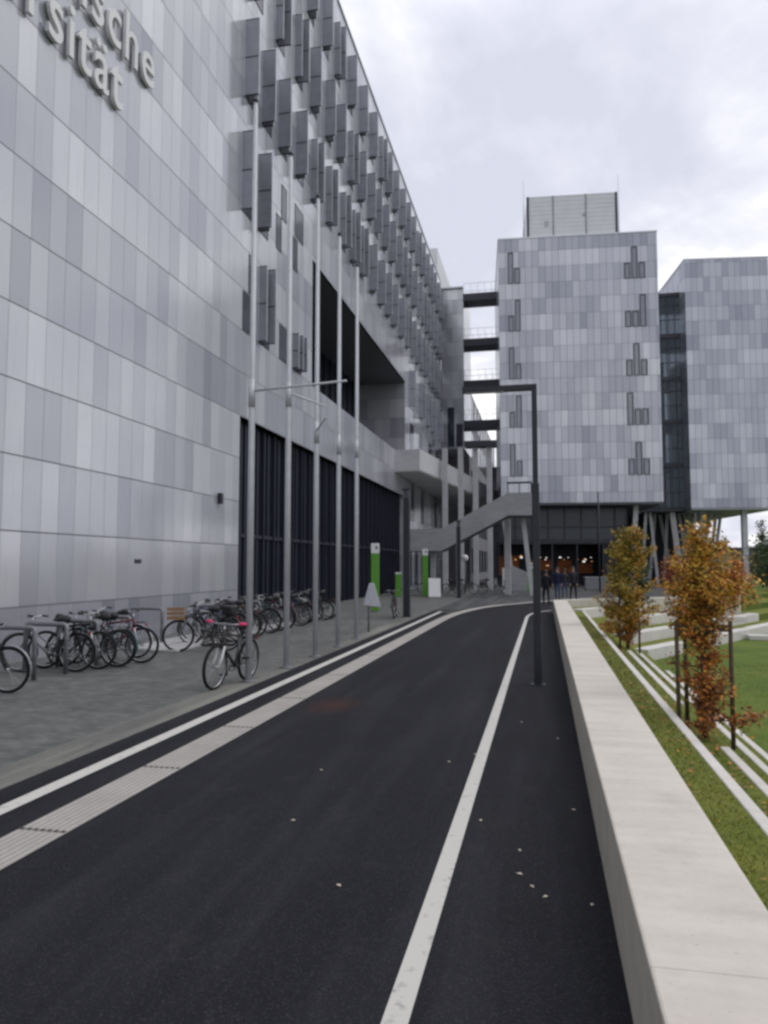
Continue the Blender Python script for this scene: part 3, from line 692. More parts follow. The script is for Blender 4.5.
# grass blades on strips near the camera
def blades(mb, x0,x1,y0,y1,z,n,rg,h=.022,k0=0):
    for _ in range(n):
        x=rg.uniform(x0,x1); y=y0+(y1-y0)*rg.random()**1.6; a=rg.uniform(0,6.28); hh=h*rg.uniform(.5,1.3); w_=.0025+.0004*(y-y0)
        dx,dy=math.cos(a)*w_,math.sin(a)*w_; lx,ly=rg.uniform(-.025,.025),rg.uniform(-.025,.025)
        mb.face([(x-dx,y-dy,z),(x+dx,y+dy,z),(x+lx,y+ly,z+hh)],k0 if rg.random()<.75 else 1)
rg=random.Random(5); mb=MB()
blades(mb,.89,1.355,2.6,26,RZ[1]-.012,17000,rg); blades(mb,1.47,1.85,4.5,22,RZ[2]-.012,9000,rg); blades(mb,1.97,2.34,6,22,RZ[3]-.012,6000,rg); blades(mb,2.46,2.83,7,20,RZ[4]-.012,4000,rg)
blades(mb,2.95,6.5,9.5,24,RZ[5]-.012,15000,rg,.022,2)
me=mb.mesh('grass',[LM['grass'],LM['straw'],LM['lawnblade']]); o=link('grass',me); o['kind']='stuff'

# ------------------------------------------------------------------ trees
def leaf(mb, p, s, m, rg):
    a=rg.uniform(0,6.283); tl=rg.uniform(-.9,.9); d=Vector((math.cos(a)*math.cos(tl),math.sin(a)*math.cos(tl),math.sin(tl)))
    u=d.cross(Vector((rg.uniform(-1,1),rg.uniform(-1,1),rg.uniform(-1,1))))
    if u.length<.05: u=Vector((0,0,1))
    u=u.normalized()*s*.34; f=d.cross(u)*.35
    q=p+d*s*.5
    mb.face([p,q+u+f,p+d*s,q-u+f],m)
def tree(name, base, h, r_trunk, limbs, nleaf, size, colfn, mats, label, cat='tree', group=None, spread=.05, bend=(0,0), seed=1, clear=.0):
    """limbs: list of (height fraction, azimuth, length, rise)"""
    rg=random.Random(seed); t_=thing(name,base,label,cat,group=group)
    mb=MB(); sp_=[]
    pts=[]
    for k in range(9):
        f=k/8; pts.append(Vector((bend[0]*f*f+.02*math.sin(k*1.7)*f,bend[1]*f*f+.02*math.cos(k*2.1)*f,h*f*.97)))
    mb.tube(pts,[r_trunk*(1-.85*k/8) for k in range(9)],8)
    def trunk_at(f):
        x=f*8; i=min(7,int(x)); return pts[i].lerp(pts[i+1],x-i)
    segs=[]
    for f,az,ln,rise in limbs:
        a=trunk_at(f); d=Vector((math.cos(az)*math.cos(rise),math.sin(az)*math.cos(rise),math.sin(rise)))
        q=[a]; 
        for k in range(1,5):
            q.append(q[-1]+(d+Vector((rg.uniform(-.25,.25),rg.uniform(-.25,.25),rg.uniform(-.15,.25)))).normalized()*ln/4)
        mb.tube(q,[max(.003,r_trunk*.38*(1-.2*k)) for k in range(5)],5); 
        for k in range(4): segs.append((q[k],q[k+1],ln))
        for k in range(2,5):
            e=q[k]+Vector((rg.uniform(-1,1),rg.uniform(-1,1),rg.uniform(-.4,.8))).normalized()*ln*.35
            mb.tube([q[k],q[k].lerp(e,.5)+Vector((0,0,.01)),e],[r_trunk*.14,r_trunk*.1,.002],4); segs.append((q[k],e,ln))
    part('trunk',mb,M['bark'],t_)
    lb=MB(); tot=sum((b-a).length for a,b,_ in segs)
    for a,b,ln in segs:
        dens=rg.uniform(.35,1.7)
        for _ in range(max(1,int(nleaf*(b-a).length/tot*dens))):
            f=rg.random(); p=a.lerp(b,f)+Vector((rg.gauss(0,spread),rg.gauss(0,spread),rg.gauss(0,spread)))
            if p.z<clear: continue
            leaf(lb,p,size*rg.uniform(.6,1.35),colfn(p,rg),rg)
    me=lb.mesh('crown',mats); link('crown',me,t_)
    return t_
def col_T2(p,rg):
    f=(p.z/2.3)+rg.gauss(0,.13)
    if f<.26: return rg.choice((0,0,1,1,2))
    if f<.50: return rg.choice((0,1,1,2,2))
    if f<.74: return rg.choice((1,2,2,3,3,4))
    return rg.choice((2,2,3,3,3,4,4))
rg=random.Random(11); lim=[]
for k in range(130):
    f=rg.uniform(.03,.97)
    ln=(.26 if f<.42 else (.26+.34*(f-.42)/.18 if f<.60 else (.60-.9*max(0,f-.66))))*rg.uniform(.55,1.1)
    lim.append((f,rg.uniform(0,6.28),max(.1,ln),rg.uniform(-.1,.7) if f<.42 else rg.uniform(.35,1.05)))
lim+=[(.62,.05,.62,.35),(.68,-.25,.52,.5),(.58,3.0,.5,.5),(.08,-.15,.62,.14),(.10,-.05,.5,.05),(.36,2.9,.34,.1),(.30,3.4,.32,.0)]
MT=[LM['brown'],LM['rust'],LM['orange'],LM['yellow'],LM['olive'],LM['green']]
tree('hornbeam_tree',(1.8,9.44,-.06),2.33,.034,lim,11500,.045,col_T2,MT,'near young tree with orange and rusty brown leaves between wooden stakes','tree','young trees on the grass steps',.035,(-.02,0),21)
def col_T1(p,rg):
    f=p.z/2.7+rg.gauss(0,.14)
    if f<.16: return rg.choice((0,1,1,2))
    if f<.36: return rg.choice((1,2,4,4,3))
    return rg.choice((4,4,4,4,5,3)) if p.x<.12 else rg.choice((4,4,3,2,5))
rg=random.Random(12); lim=[]
for k in range(80):
    f=rg.uniform(.03,.97); ln=(.62 if f<.75 else .62-1.2*(f-.75))*rg.uniform(.5,1.2); lim.append((f,rg.uniform(0,6.28),ln,rg.uniform(.3,1.05)))
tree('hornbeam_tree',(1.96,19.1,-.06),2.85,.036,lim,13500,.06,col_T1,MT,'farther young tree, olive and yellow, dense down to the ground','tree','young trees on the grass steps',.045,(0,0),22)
rg=random.Random(77); lb=MB()
for (cx,cy,sx,sy,n) in ((1.7,9.3,.14,1.5,150),(1.2,9.2,.16,1.6,80),(2.15,9.8,.16,1.4,60),(1.75,18.8,.15,1.6,120),(1.2,18.5,.15,2,60),(3.6,11.5,.5,1.6,40)):
    for _ in range(n):
        x=cx+rg.uniform(-1,1)*sx; y=cy+rg.gauss(0,1)*sy; z=(RZ[1] if x<1.36 else RZ[2] if x<1.86 else RZ[3] if x<2.35 else RZ[4] if x<2.85 else RZ[5])+.004
        a=rg.uniform(0,6.28); q=rg.uniform(.018,.032); c_,s_=math.cos(a)*q,math.sin(a)*q
        lb.face([(x-c_,y-s_,z),(x+s_*.5,y-c_*.5,z+rg.uniform(0,.012)),(x+c_,y+s_,z+.004),(x-s_*.5,y+c_*.5,z+rg.uniform(0,.012))],rg.choice((0,1,2)))
o=link('leaf_litter',lb.mesh('leaf_litter',[LM['brown'],LM['rust'],LM['orange']])); o['kind']='stuff'
# stakes of the near tree
SK=thing('tree_stakes',(1.8,9.44,-.06),'dark wooden stakes with cross bars around the near orange tree','tree support')
for (dx,dy) in ((-.30,-.12),(-.14,.30),(.30,-.02)):
    mb=MB(); mb.tube([(dx,dy,-.1),(dx*1.02,dy,1.36)],[.027,.024],7); part('stake',mb,M['wood'],SK)
for a,b in (((-.30,-.12),(-.14,.30)),((-.14,.30),(.30,-.02)),((.30,-.02),(-.30,-.12))):
    mb=MB(); mb.beam((a[0],a[1],1.27),(b[0],b[1],1.28),.03,.07); part('crossbar',mb,M['wood'],SK)
SK2=thing('tree_stakes',(1.96,19.1,-.06),'dark wooden stakes inside the farther olive tree','tree support')
for (dx,dy) in ((-.2,-.15),(.25,-.1),(0,.3)):
    mb=MB(); mb.tube([(dx,dy,-.1),(dx,dy,1.36)],[.027,.024],7); part('stake',mb,M['wood'],SK2)
for a,b in (((-.2,-.15),(.25,-.1)),((.25,-.1),(0,.3)),((0,.3),(-.2,-.15))):
    mb=MB(); mb.beam((a[0],a[1],1.25),(b[0],b[1],1.26),.03,.07); part('crossbar',mb,M['wood'],SK2)

def bush(name, base, h, rad, n, size, mix, label, cat, seed, shape='round', group=None, trunk=.06):
    rg=random.Random(seed); lim=[]
    for k in range(46):
        f=rg.uniform(.08,.95)
        ln=rad*(math.sin(math.pi*min(1,f*.8+.2))**.6 if shape=='round' else (1.05-f))*rg.uniform(.6,1.15); lim.append((f,rg.uniform(0,6.28),max(.1,ln),rg.uniform(-.1,.8)))
    return tree(name,base,h,trunk,lim,n,size,lambda p,r:r.choice(mix),[LM['dark'],LM['green'],LM['olive'],LM['red'],LM['orange'],LM['rust']],label,cat,group,rad*.13,(0,0),seed)
bush('garden_shrub',(15.6,55,-.0),4.1,2.0,5200,.17,(0,0,0,1,1),'large dark green shrub at the right edge behind the seat rows','shrub',31)
bush('conifer_tree',(18.9,72,-.0),6.2,1.3,4200,.16,(0,0,0,1),'slim dark green conifer with a pointed tip, far right','tree',32,'cone')
bush('garden_shrub',(17.6,62,-.0),3.2,1.9,3000,.17,(0,0,1,1,2),'mid green shrub below the conifer, far right','shrub',33)
bush('garden_shrub',(7.0,44,0),2.2,.9,2200,.11,(3,3,5,4,5),'reddish autumn shrub seen between the two young trees','shrub',34)
bush('garden_shrub',(3.9,32.4,.2),1.9,.55,1500,.09,(0,0,1,1),'small dark green shrub directly behind the olive tree','shrub',35)
bush('maple_tree',(8.35,36.5,-.05),2.4,.7,2200,.1,(4,4,5,3),'small orange tree behind the seat rows, right of the staked tree','tree',36)

# distant buildings on the right
for (x,y,wd,dp,h,mat,lb,rf) in ((30.,150,7,12,6.0,'far_grey','distant grey flat roofed building seen under the right tower',None),(25.5,128,5.5,8,3.6,'far_grey','distant low building with a red roof under the right tower','brick_red'),(34.,120,14,12,4.2,'far_yellow','distant yellow walled building at the right edge','frame'),(20,180,30,10,5,'far_grey','distant long grey building on the horizon between the columns',None)):
    h_=thing('distant_building',(x,y,0),lb,'building')
    mb=MB(); mb.box(-wd/2,wd/2,0,dp,0,h); part('wall',mb,M[mat],h_)
    mb=MB()
    if rf=='brick_red': mb.prism([(-wd/2-.3,-.3,h),(wd/2+.3,-.3,h),(0,-.3,h+1.6)],(0,dp+.6,0))
    else: mb.box(-wd/2-.2,wd/2+.2,-.2,dp+.2,h,h+.35)
    part('roof',mb,M[rf or 'far_grey'],h_)
    k=0
    for q in range(int(wd/1.7)):
        for z in ([.9,3.2] if h>4 else [1.]):
            mb=MB(); mb.box(-wd/2+.5+q*1.7,-wd/2+1.5+q*1.7,-.04,0,z,z+1.3); part('window',mb,M['darkglass'],h_)

# ------------------------------------------------------------------ flagpoles
fl=['nearest silver flagpole with its arm swung out over the path','second silver flagpole from the camera, arm pointing away','middle silver flagpole with a short raised-looking arm','fourth silver flagpole from the camera','farthest of the five silver flagpoles']
booms=[((1.0,-.16),4.93,1.75),((.22,.975),5.3,1.5),((.42,-.9),4.87,1.4),((-.27,.96),4.9,1.4),((-.25,.97),5.1,1.4)]
for i,(x,y) in enumerate(((-4.86,11.95),(-4.82,13.72),(-4.80,15.5),(-4.84,17.45),(-4.88,19.4))):
    f=thing('flagpole',(x,y,0),fl[i],'flagpole',group='silver flagpoles along the path')
    mb=MB(); mb.tube([(0,0,0),(0,0,3.5),(0,0,10.1)],[.056,.052,.034],16); part('pole',mb,M['pole'],f)
    mb=MB(); mb.tube([(0,0,10.1),(0,0,10.14),(0,0,10.2)],[.05,.05,.02],12); part('cap',mb,M['lamp'],f)
    mb=MB(); mb.tube([(0,0,.0),(0,0,.03)],.12,16); part('base_plate',mb,M['galv'],f)
    (dx,dy),z,ln=booms[i]; mb=MB(); mb.tube([(dx*.05,dy*.05,z),(dx*ln,dy*ln,z+.02)],[.022,.018],8); bo=part('arm',mb,M['pole'],f)
    mb=MB(); mb.tube([(0,0,z-.28),(0,0,z+.2)],.062,12); part('bracket',mb,M['pole'],bo)
    mb=MB(); mb.tube([(.075,-.02,1.2),(.065,-.02,5),(.05,-.02,10.0)],.006,4); part('halyard',mb,M['greylite'],f)

# ------------------------------------------------------------------ lamp posts
def lamp(x,y,h,d,label):
    l=thing('street_lamp',(x,y,0),label,'street lamp',group=None)
    mb=MB(); mb.box(-.062,.062,-.062,.062,0,3.3); bevel(part('lower_shaft',mb,M['lamp'],l),.012)
    mb=MB(); mb.box(-.044,.044,-.044,.044,3.3,h); part('upper_shaft',mb,M['lamp'],l)
    mb=MB(); d=Vector(d); mb.beam(d*.045+Vector((0,0,h-.05)),d*1.2+Vector((0,0,h-.05)),.13,.09); ar=part('arm',mb,M['lamp'],l)
    mb=MB(); mb.beam(d*.5+Vector((0,0,h-.1)),d*1.15+Vector((0,0,h-.1)),.1,.015); part('lens',mb,M['greylite'],ar)
    mb=MB(); mb.box(-.12,.12,-.12,.12,0,.015); part('base_plate',mb,M['lamp'],l)
lamp(-.12,12.64,4.97,(-1,0,0),'nearest black street lamp on the asphalt with its arm pointing left')
def column_light(x,y,h,w_,label):
    l=thing('light_column',(x,y,0),label,'street lamp',group='black square light columns')
    mb=MB(); mb.box(-w_/2,w_/2,-w_/2,w_/2,.02,h-.35); bevel(part('shaft',mb,M['lamp'],l),.015)
    mb=MB(); mb.box(-w_/2+.02,w_/2-.02,-w_/2+.02,w_/2-.02,h-.349,h-.08); hd=part('lens',mb,M['darkglass'],l)
    mb=MB(); mb.box(-w_/2-.03,w_/2+.03,-w_/2-.03,w_/2+.03,h-.079,h); part('cap',mb,M['lamp'],l)
    mb=MB(); mb.box(-w_/2-.06,w_/2+.06,-w_/2-.06,w_/2+.06,0,.019); part('base_plate',mb,M['lamp'],l)
    mb=MB(); mb.box(-w_/2-.045,-w_/2-.002,-.03,.03,.1,h-.4); part('cable_rail',mb,M['greylite'],l)
column_light(-5.07,27.96,4.85,.24,'black square light column at the plaza edge beside the green pylons')
column_light(-4.95,44.6,4.6,.22,'farther black square light column in front of the staircase')
mk=thing('thin_mast',(3.9,56,0),'thin dark mast standing before the glazed base of the tower','mast')
mb=MB(); mb.tube([(0,0,0),(0,0,7.2)],[.06,.045],8); part('pole',mb,M['lamp'],mk)
mb=MB(); mb.tube([(0,0,0),(0,0,.03)],.14,12); part('base_plate',mb,M['lamp'],mk)

# ------------------------------------------------------------------ green pylons and signs
def pylon(x,y,h,wd,label,rz=0.,white=.35):
    p=thing('info_pylon',(x,y,0),label,'sign',rz,'green info pylons on the plaza')
    mb=MB(); mb.box(-wd/2,wd/2,-.07,.07,.04,h-white); bevel(part('body',mb,M['green'],p),.02)
    mb=MB(); mb.box(-wd/2,wd/2,-.07,.07,h-white+.002,h); o=bevel(part('head_panel',mb,M['white'],p),.02)
    mb=MB(); mb.box(.0,wd*.38,-.076,-.0705,h-white*.55,h-white*.42); mb.box(.02,wd*.3,-.076,-.0705,h-white*.35,h-white*.25); part('mark',mb,M['frame'],o)
    mb=MB(); mb.box(-wd/2-.05,wd/2+.05,-.14,.14,0,.04); part('foot',mb,M['galv'],p)
pylon(-6.9,30.64,2.85,.34,'near green pylon with a white head panel, behind the grey hooded post',.15,.42)
pylon(-7.13,45.6,2.93,.34,'far green pylon with a white head beside the white board',.1,.40)
pylon(-8.72,45.2,1.5,.36,'low green pylon almost hidden behind the nearer square light column',.1,.12)
ab=thing('sandwich_board',(-6.5,45.2,0),'white leaning notice board beside the far green pylon','sign',.2)
mb=MB(); mb.hexa([(-.36,-.32,.04),(.36,-.32,.04),(.36,-.28,.04),(-.36,-.28,.04),(-.36,-.02,1.15),(.36,-.02,1.15),(.36,.02,1.15),(-.36,.02,1.15)]); part('front_board',mb,M['white'],ab)
mb=MB(); mb.hexa([(-.36,.28,.0),(.36,.28,.0),(.36,.32,.0),(-.36,.32,.0),(-.36,.025,1.14),(.36,.025,1.14),(.36,.06,1.14),(-.36,.06,1.14)]); part('rear_board',mb,M['greylite'],ab)
gs=thing('hooded_post',(-4.93,21.5,0),'grey tapering hood on a thin post, before the near green pylon','sign',R(12))
mb=MB(); mb.tube([(-.1,0,0),(-.1,0,1.2)],.03,8); part('post',mb,M['galv'],gs)
mb=MB(); mb.hexa([(-.27,-.2,.78),(.25,-.2,.72),(.25,.2,.72),(-.27,.2,.78),(-.09,-.06,1.42),(.06,-.06,1.42),(.06,.06,1.42),(-.09,.06,1.42)]); bevel(part('hood',mb,M['greylite'],gs),.02)
ps=thing('poster_stand',(-2.62,53,0),'white upright poster stand beneath the stair landing','sign',.1)
mb=MB(); mb.box(-.22,.22,-.03,.03,.1,1.75); part('board',mb,M['white'],ps); mb=MB(); mb.box(-.12,.12,-.036,-.031,.25,.95); part('poster',mb,M['black'],ps); mb=MB(); mb.box(-.3,.3,-.15,.15,0,.1); part('foot',mb,M['galv'],ps)
rs=thing('globe_lamp',(-5.35,52,0),'white rounded lamp head on a thin grey post under the stairs','lamp')
mb=MB(); mb.tube([(0,0,0),(0,0,2.2)],.05,8); part('post',mb,M['galv'],rs)
mb=MB(); mb.tube([(0,0,2.2),(0,0,2.28),(0,0,2.45),(0,0,2.6),(0,0,2.66)],[.1,.2,.25,.18,.05],12); part('globe',mb,M['white'],rs)
pylon(-.95,55,2.1,.42,'green pylon right of the stair ramp, mostly hidden by the nearest lamp',0.,.4)

# ------------------------------------------------------------------ bicycles
def wheel_mesh():
    mb=MB(); mb.ring((0,0,0),.312,.012,n=32,k=6); mb.tube([(0,-.05,0),(0,.05,0)],.022,8)
    for k in range(16):
        a=k*math.pi/8; s=.02 if k%2 else -.02
        mb.tube([(0,s,0),(.31*math.cos(a),0,.31*math.sin(a))],.0022,3,caps=False)
    me=mb.mesh('wheel',M['chrome']); 
    tb=MB(); tb.ring((0,0,0),.330,.027,n=36,k=8); return me,tb.mesh('tyre',M['rubber'])
WM,TM=wheel_mesh()
def make_bike(step, guards, rack, label, loc, rz, color):
    b=thing('bicycle',loc,label,'bicycle',rz,'bicycles parked on the plaza')
    for x in (-.53,.54):
        wv=link('wheel',WM,b,(x,0,.353)); link('tyre',TM,wv)
    mb=MB(); bb=(-.08,0,.29); st=(-.21,0,.80); ht=(.34,0,.86); hb=(.375,0,.70); ra=(-.53,0,.353)
    mb.tube([bb,st],.020,8); mb.tube([ht,hb],.025,8)
    if step: mb.tube([hb,(.18,0,.48),(0,0,.34),bb],.021,8); mb.tube([ht,(.2,0,.66),(0,0,.50),(-.13,0,.50)],.014,8)
    else: mb.tube([hb,bb],.027,8); mb.tube([ht,(-.19,0,.77)],.022,8)
    for s in (-1,1):
        mb.tube([bb,(-.3,s*.055,.32),(-.53,s*.06,.353)],.010,6); mb.tube([(-.2,0,.78),(-.36,s*.055,.57),(-.53,s*.06,.353)],.009,6)
    f=part('frame',mb,M['paint'],b); f.color=color
    mb=MB()
    mb.tube([(.372,0,.71),(.38,0,.68)],.022,8)
    for s in (-1,1): mb.tube([(.38,0,.685),(.385,s*.052,.66),(.45,s*.055,.50),(.54,s*.056,.353)],[.021,.021,.019,.013],6)
    f=part('fork',mb,M['chrome'] if not step else M['paint'],b); f.color=color
    mb=MB(); mb.tube([(.338,0,.86),(.325,0,.98)],.014,8); mb.tube([(.20,-.30,1.01),(.30,-.26,1.02),(.35,-.12,.99),(.35,.12,.99),(.30,.26,1.02),(.20,.30,1.01)] if step else [(.28,-.34,1.03),(.33,-.14,1.01),(.335,.14,1.01),(.28,.34,1.03)],.012,8); hbar=part('handlebar',mb,M['chrome'],b)
    for s in (-1,1):
        mb=MB(); mb.tube([(.18,s*.305,1.01),(.285,s*.268,1.02)] if step else [(.275,s*.36,1.032),(.30,s*.24,1.025)],.018 if step else .024,8); part('grip',mb,M['black'],hbar)
    mb=MB(); mb.tube([(-.21,0,.80),(-.235,0,.92)],.013,8)
    mb.tube([(-.37,0,.945),(-.33,0,.95),(-.22,0,.945),(-.10,0,.945),(-.06,0,.94)],[.03,.085,.07,.028,.015],8)
    part('saddle',mb,M['black'],b)
    mb=MB(); mb.ring((-.08,-.05,.29),.085,.006,n=18,k=5); mb.tube([(-.08,-.09,.29),(.02,-.09,.15)],.010,6); mb.tube([(-.08,.09,.29),(-.18,.09,.43)],.010,6); mb.box(-.03,.07,-.19,-.09,.138,.162); mb.box(-.23,-.13,.09,.19,.418,.442)
    mb.tube([(-.08,-.05,.375),(-.53,-.05,.40)],.005,4); mb.tube([(-.08,-.05,.205),(-.53,-.05,.31)],.005,4); mb.tube([(-.08,-.09,.29),(-.08,.09,.29)],.014,6)
    part('crankset',mb,M['black'],b)
    if guards:
        for cx,a0,a1 in ((-.53,10,190),(.54,-10,150)):
            mb=MB(); n=14
            for k in range(n):
                A=R(a0+(a1-a0)*k/n); Bq=R(a0+(a1-a0)*(k+1)/n); r=.372
                p=lambda q,y:(cx+r*math.cos(q),y,.353+r*math.sin(q))
                mb.face([p(A,-.028),p(Bq,-.028),p(Bq,.028),p(A,.028)])
            o=part('mudguard',mb,M['chrome'] if guards==2 else M['paint'],b); o.color=color
    if rack:
        mb=MB()
        for s in (-.06,0,.06): mb.tube([(-.28,s,.74),(-.74,s,.75)],.006,5)
        mb.tube([(-.74,-.06,.75),(-.74,.06,.75)],.006,5)
        for s in (-1,1): mb.tube([(-.62,s*.07,.745),(-.54,s*.07,.36)],.006,5)
        part('luggage_rack',mb,M['black'],b); 
        mb=MB(); mb.tube([(-.755,0,.70),(-.775,0,.70)],.03,8); part('rear_reflector',mb,M['reflector'],b)
    return b
BG='bicycles parked on the plaza'
silver=(.36,.37,.38,1); black=(.02,.02,.022,1); grey=(.13,.135,.14,1); blue=(.03,.045,.11,1); red=(.11,.015,.022,1); white=(.55,.55,.55,1); teal=(.04,.09,.1,1); brown=(.09,.05,.03,1)
def box_on(b, x0,x1,z0,z1,mat,name='basket',wd=.19,solid=False):
    mb=MB(); t_=.008
    if solid:
        for z in (z0,z0+(z1-z0)*.36,z0+(z1-z0)*.7):
            hh=(z1-z0)*.25; mb.box(x0,x1,-wd,-wd+.012,z,z+hh); mb.box(x0,x1,wd-.012,wd,z,z+hh); mb.box(x0,x0+.012,-wd+.013,wd-.013,z,z+hh); mb.box(x1-.012,x1,-wd+.013,wd-.013,z,z+hh)
        mb.box(x0+.013,x1-.013,-wd+.013,wd-.013,z0,z0+.012)
    else:
        for k in range(6):
            z=z0+(z1-z0)*k/5; s=.8+.2*k/5
            mb.tube([(x0,-wd*s,z),(x1,-wd*s,z),(x1,wd*s,z),(x0,wd*s,z),(x0,-wd*s,z)],t_ if k in(0,5) else .005,4)
        for k in range(7):
            yy=-wd+2*wd*k/6; mb.tube([(x0,yy*.8,z0),(x0,yy,z1)],.004,4); mb.tube([(x1,yy*.8,z0),(x1,yy,z1)],.004,4)
            xx=x0+(x1-x0)*k/6; mb.tube([(xx,-wd*.8,z0),(xx,-wd,z1)],.004,4); mb.tube([(xx,wd*.8,z0),(xx,wd,z1)],.004,4); mb.tube([(xx,-wd*.8,z0),(xx,wd*.8,z0)],.004,4)
    return part(name,mb,mat,b)
# the lone bike by the first flagpole
hA=math.atan2(-.994,-.11)
bA=make_bike(False,0,True,'dark bicycle with pink grips, white fork and wire basket by the nearest flagpole',(-5.02,11.62,0),hA,(.05,.052,.058,1))
for c in bA.children:
    if c.name.startswith('fork'): c.data.materials[0]=M['white']
for c in bA.children:
    if c.name.startswith('handlebar'):
        for g in c.children: g.data.materials[0]=M['pink']
box_on(bA,.44,.72,.70,.93,M['wicker'])
bA.rotation_euler=(R(-3),0,hA)
PX=math.pi
P1=make_bike(True,1,True,'dark grey step-through bicycle, its front wheel left, at the second rack hoop',(-8.92,12.30,0),PX+.18,grey)
P2=make_bike(False,0,False,'black bicycle with a chunky front wheel and burgundy frame, right end of the left rack',(-8.42,13.72,0),.12,red)
def color(b,c):
    for ch in b.children:
        if ch.name.split('.')[0] in ('frame','fork','mudguard'): ch.color=c
    return b
def lean(b,d): b.rotation_euler=(R(d),0,b.rotation_euler[2]); return b
lean(P1,4); lean(P2,-4)
def cp(proto,x,y,rz,label,c,l=0): return lean(color(dup(proto,(x,y,0),rz,label,BG),c),l)
b=make_bike(True,2,True,'bicycle with bright mudguards at the left edge, mostly cut off by the frame',(-8.58,10.10,0),.12,black)
cp(P2,-8.56,13.08,PX+.15,'black bicycle between the grey step-through and the burgundy bicycle',black,3)
cp(P2,-8.75,12.75,.1,'black bicycle turned round, squeezed behind the grey step-through',black,-5)
cp(P1,-8.6,13.4,PX-.12,'dark teal bicycle just left of the burgundy bicycle',teal,5)
cp(P1,-8.95,14.5,PX+.05,'silver bicycle against the wall behind the burgundy bicycle',silver,-4)
bC=cp(P1,-7.60,15.95,PX+.38,'grey bicycle with a wooden crate in front, standing by the pale paving step',grey,3)
box_on(bC,.42,.78,.72,1.0,M['crate'],'wooden_crate',.2,True)
bD=cp(P1,-8.0,17.2,PX-.1,'black bicycle with a black bag on its rear rack, next to the crate bicycle',black,-4)
mb=MB(); mb.box(-.68,-.40,-.14,.14,.765,.98); bevel(part('rack_bag',mb,M['black'],bD),.05,3)
row=[(18.0,PX,blue,'dark blue bicycle, third in the row right of the crate bicycle'),(18.75,PX+.1,black,'black bicycle in the row just left of the second flagpole'),(19.6,PX-.1,grey,'grey bicycle with pale frame tubes seen left of the second flagpole'),(20.45,.05,black,'black bicycle turned round, behind the second flagpole'),(21.3,PX,teal,'dark teal bicycle just right of the second flagpole'),(22.2,PX+.12,silver,'silver bicycle in the middle of the row before the navy glazing'),(23.1,PX,red,'red framed bicycle midway between the second and middle flagpoles'),(24.1,0,black,'black bicycle next to the red one, left of the middle flagpole'),(25.1,PX,white,'white framed bicycle near the middle flagpole'),(26.2,PX+.1,grey,'grey bicycle right of the middle flagpole'),(27.3,PX-.1,black,'last black bicycle in the row, before the fourth flagpole')]
row+=[(18.4,PX-.2,grey,'grey bicycle squeezed behind the dark blue one'),(19.2,.1,brown,'brown bicycle just left of the second flagpole, turned round'),(20.9,PX+.15,silver,'silver bicycle with a black saddle behind the second flagpole'),(21.8,PX-.15,black,'black bicycle between the teal and the silver bicycle'),(23.6,PX+.2,blue,'blue bicycle right behind the red framed one'),(24.6,PX-.1,teal,'teal bicycle just left of the white framed one'),(25.7,0.1,black,'black bicycle turned round, right behind the middle flagpole')]
for i,(y,rz,c,lb) in enumerate(row): cp(P1 if i%2 else P2,-8.3+.12*math.sin(i*2.3),y,rz,lb,c,(-5,4,-3,5)[i%4])
cp(P1,-5.42,27.5,R(97),'bicycle seen end-on, leaning against the nearer square light column',black,-5)
cp(P2,-6.0,50.6,.4,'dark bicycle left of the farther square light column',black,3)
cp(P1,-5.2,51.0,.2,'dark bicycle right of the farther square light column',grey,-3)
cp(P1,-3.6,52.2,.1,'pale bicycle between two columns under the stair',white,3)
cp(P2,-7.6,50.8,.3,'dark bicycle behind the white notice board',blue,3)
# rack hoops
hp=None
hl=['leftmost grey bicycle hoop, beside the cut-off bicycle','second grey bicycle hoop from the left','third grey bicycle hoop, by the black bicycle','fourth grey bicycle hoop, behind the burgundy bicycle','grey bicycle hoop standing alone against the wall','grey bicycle hoop right of the crate bicycle','grey bicycle hoop behind the second flagpole','grey bicycle hoop before the navy glazing, by the red bicycle','last grey bicycle hoop, near the middle flagpole']
for i,(x,y) in enumerate(((-8.9,11.35),(-8.85,12.15),(-8.75,12.95),(-8.75,14.1),(-9.6,17.0),(-8.6,18.4),(-8.6,20.9),(-8.6,22.7),(-8.6,24.6))):
    mb=MB(); mb.tube([(-.42,0,0),(-.42,0,.82),(-.40,0,.86),(-.36,0,.88),(.36,0,.88),(.40,0,.86),(.42,0,.82),(.42,0,0)],.042,8)
    solo('bike_hoop',mb,M['galv'],hl[i],'bike rack','steel bicycle hoops',(x,y,0),world=False)

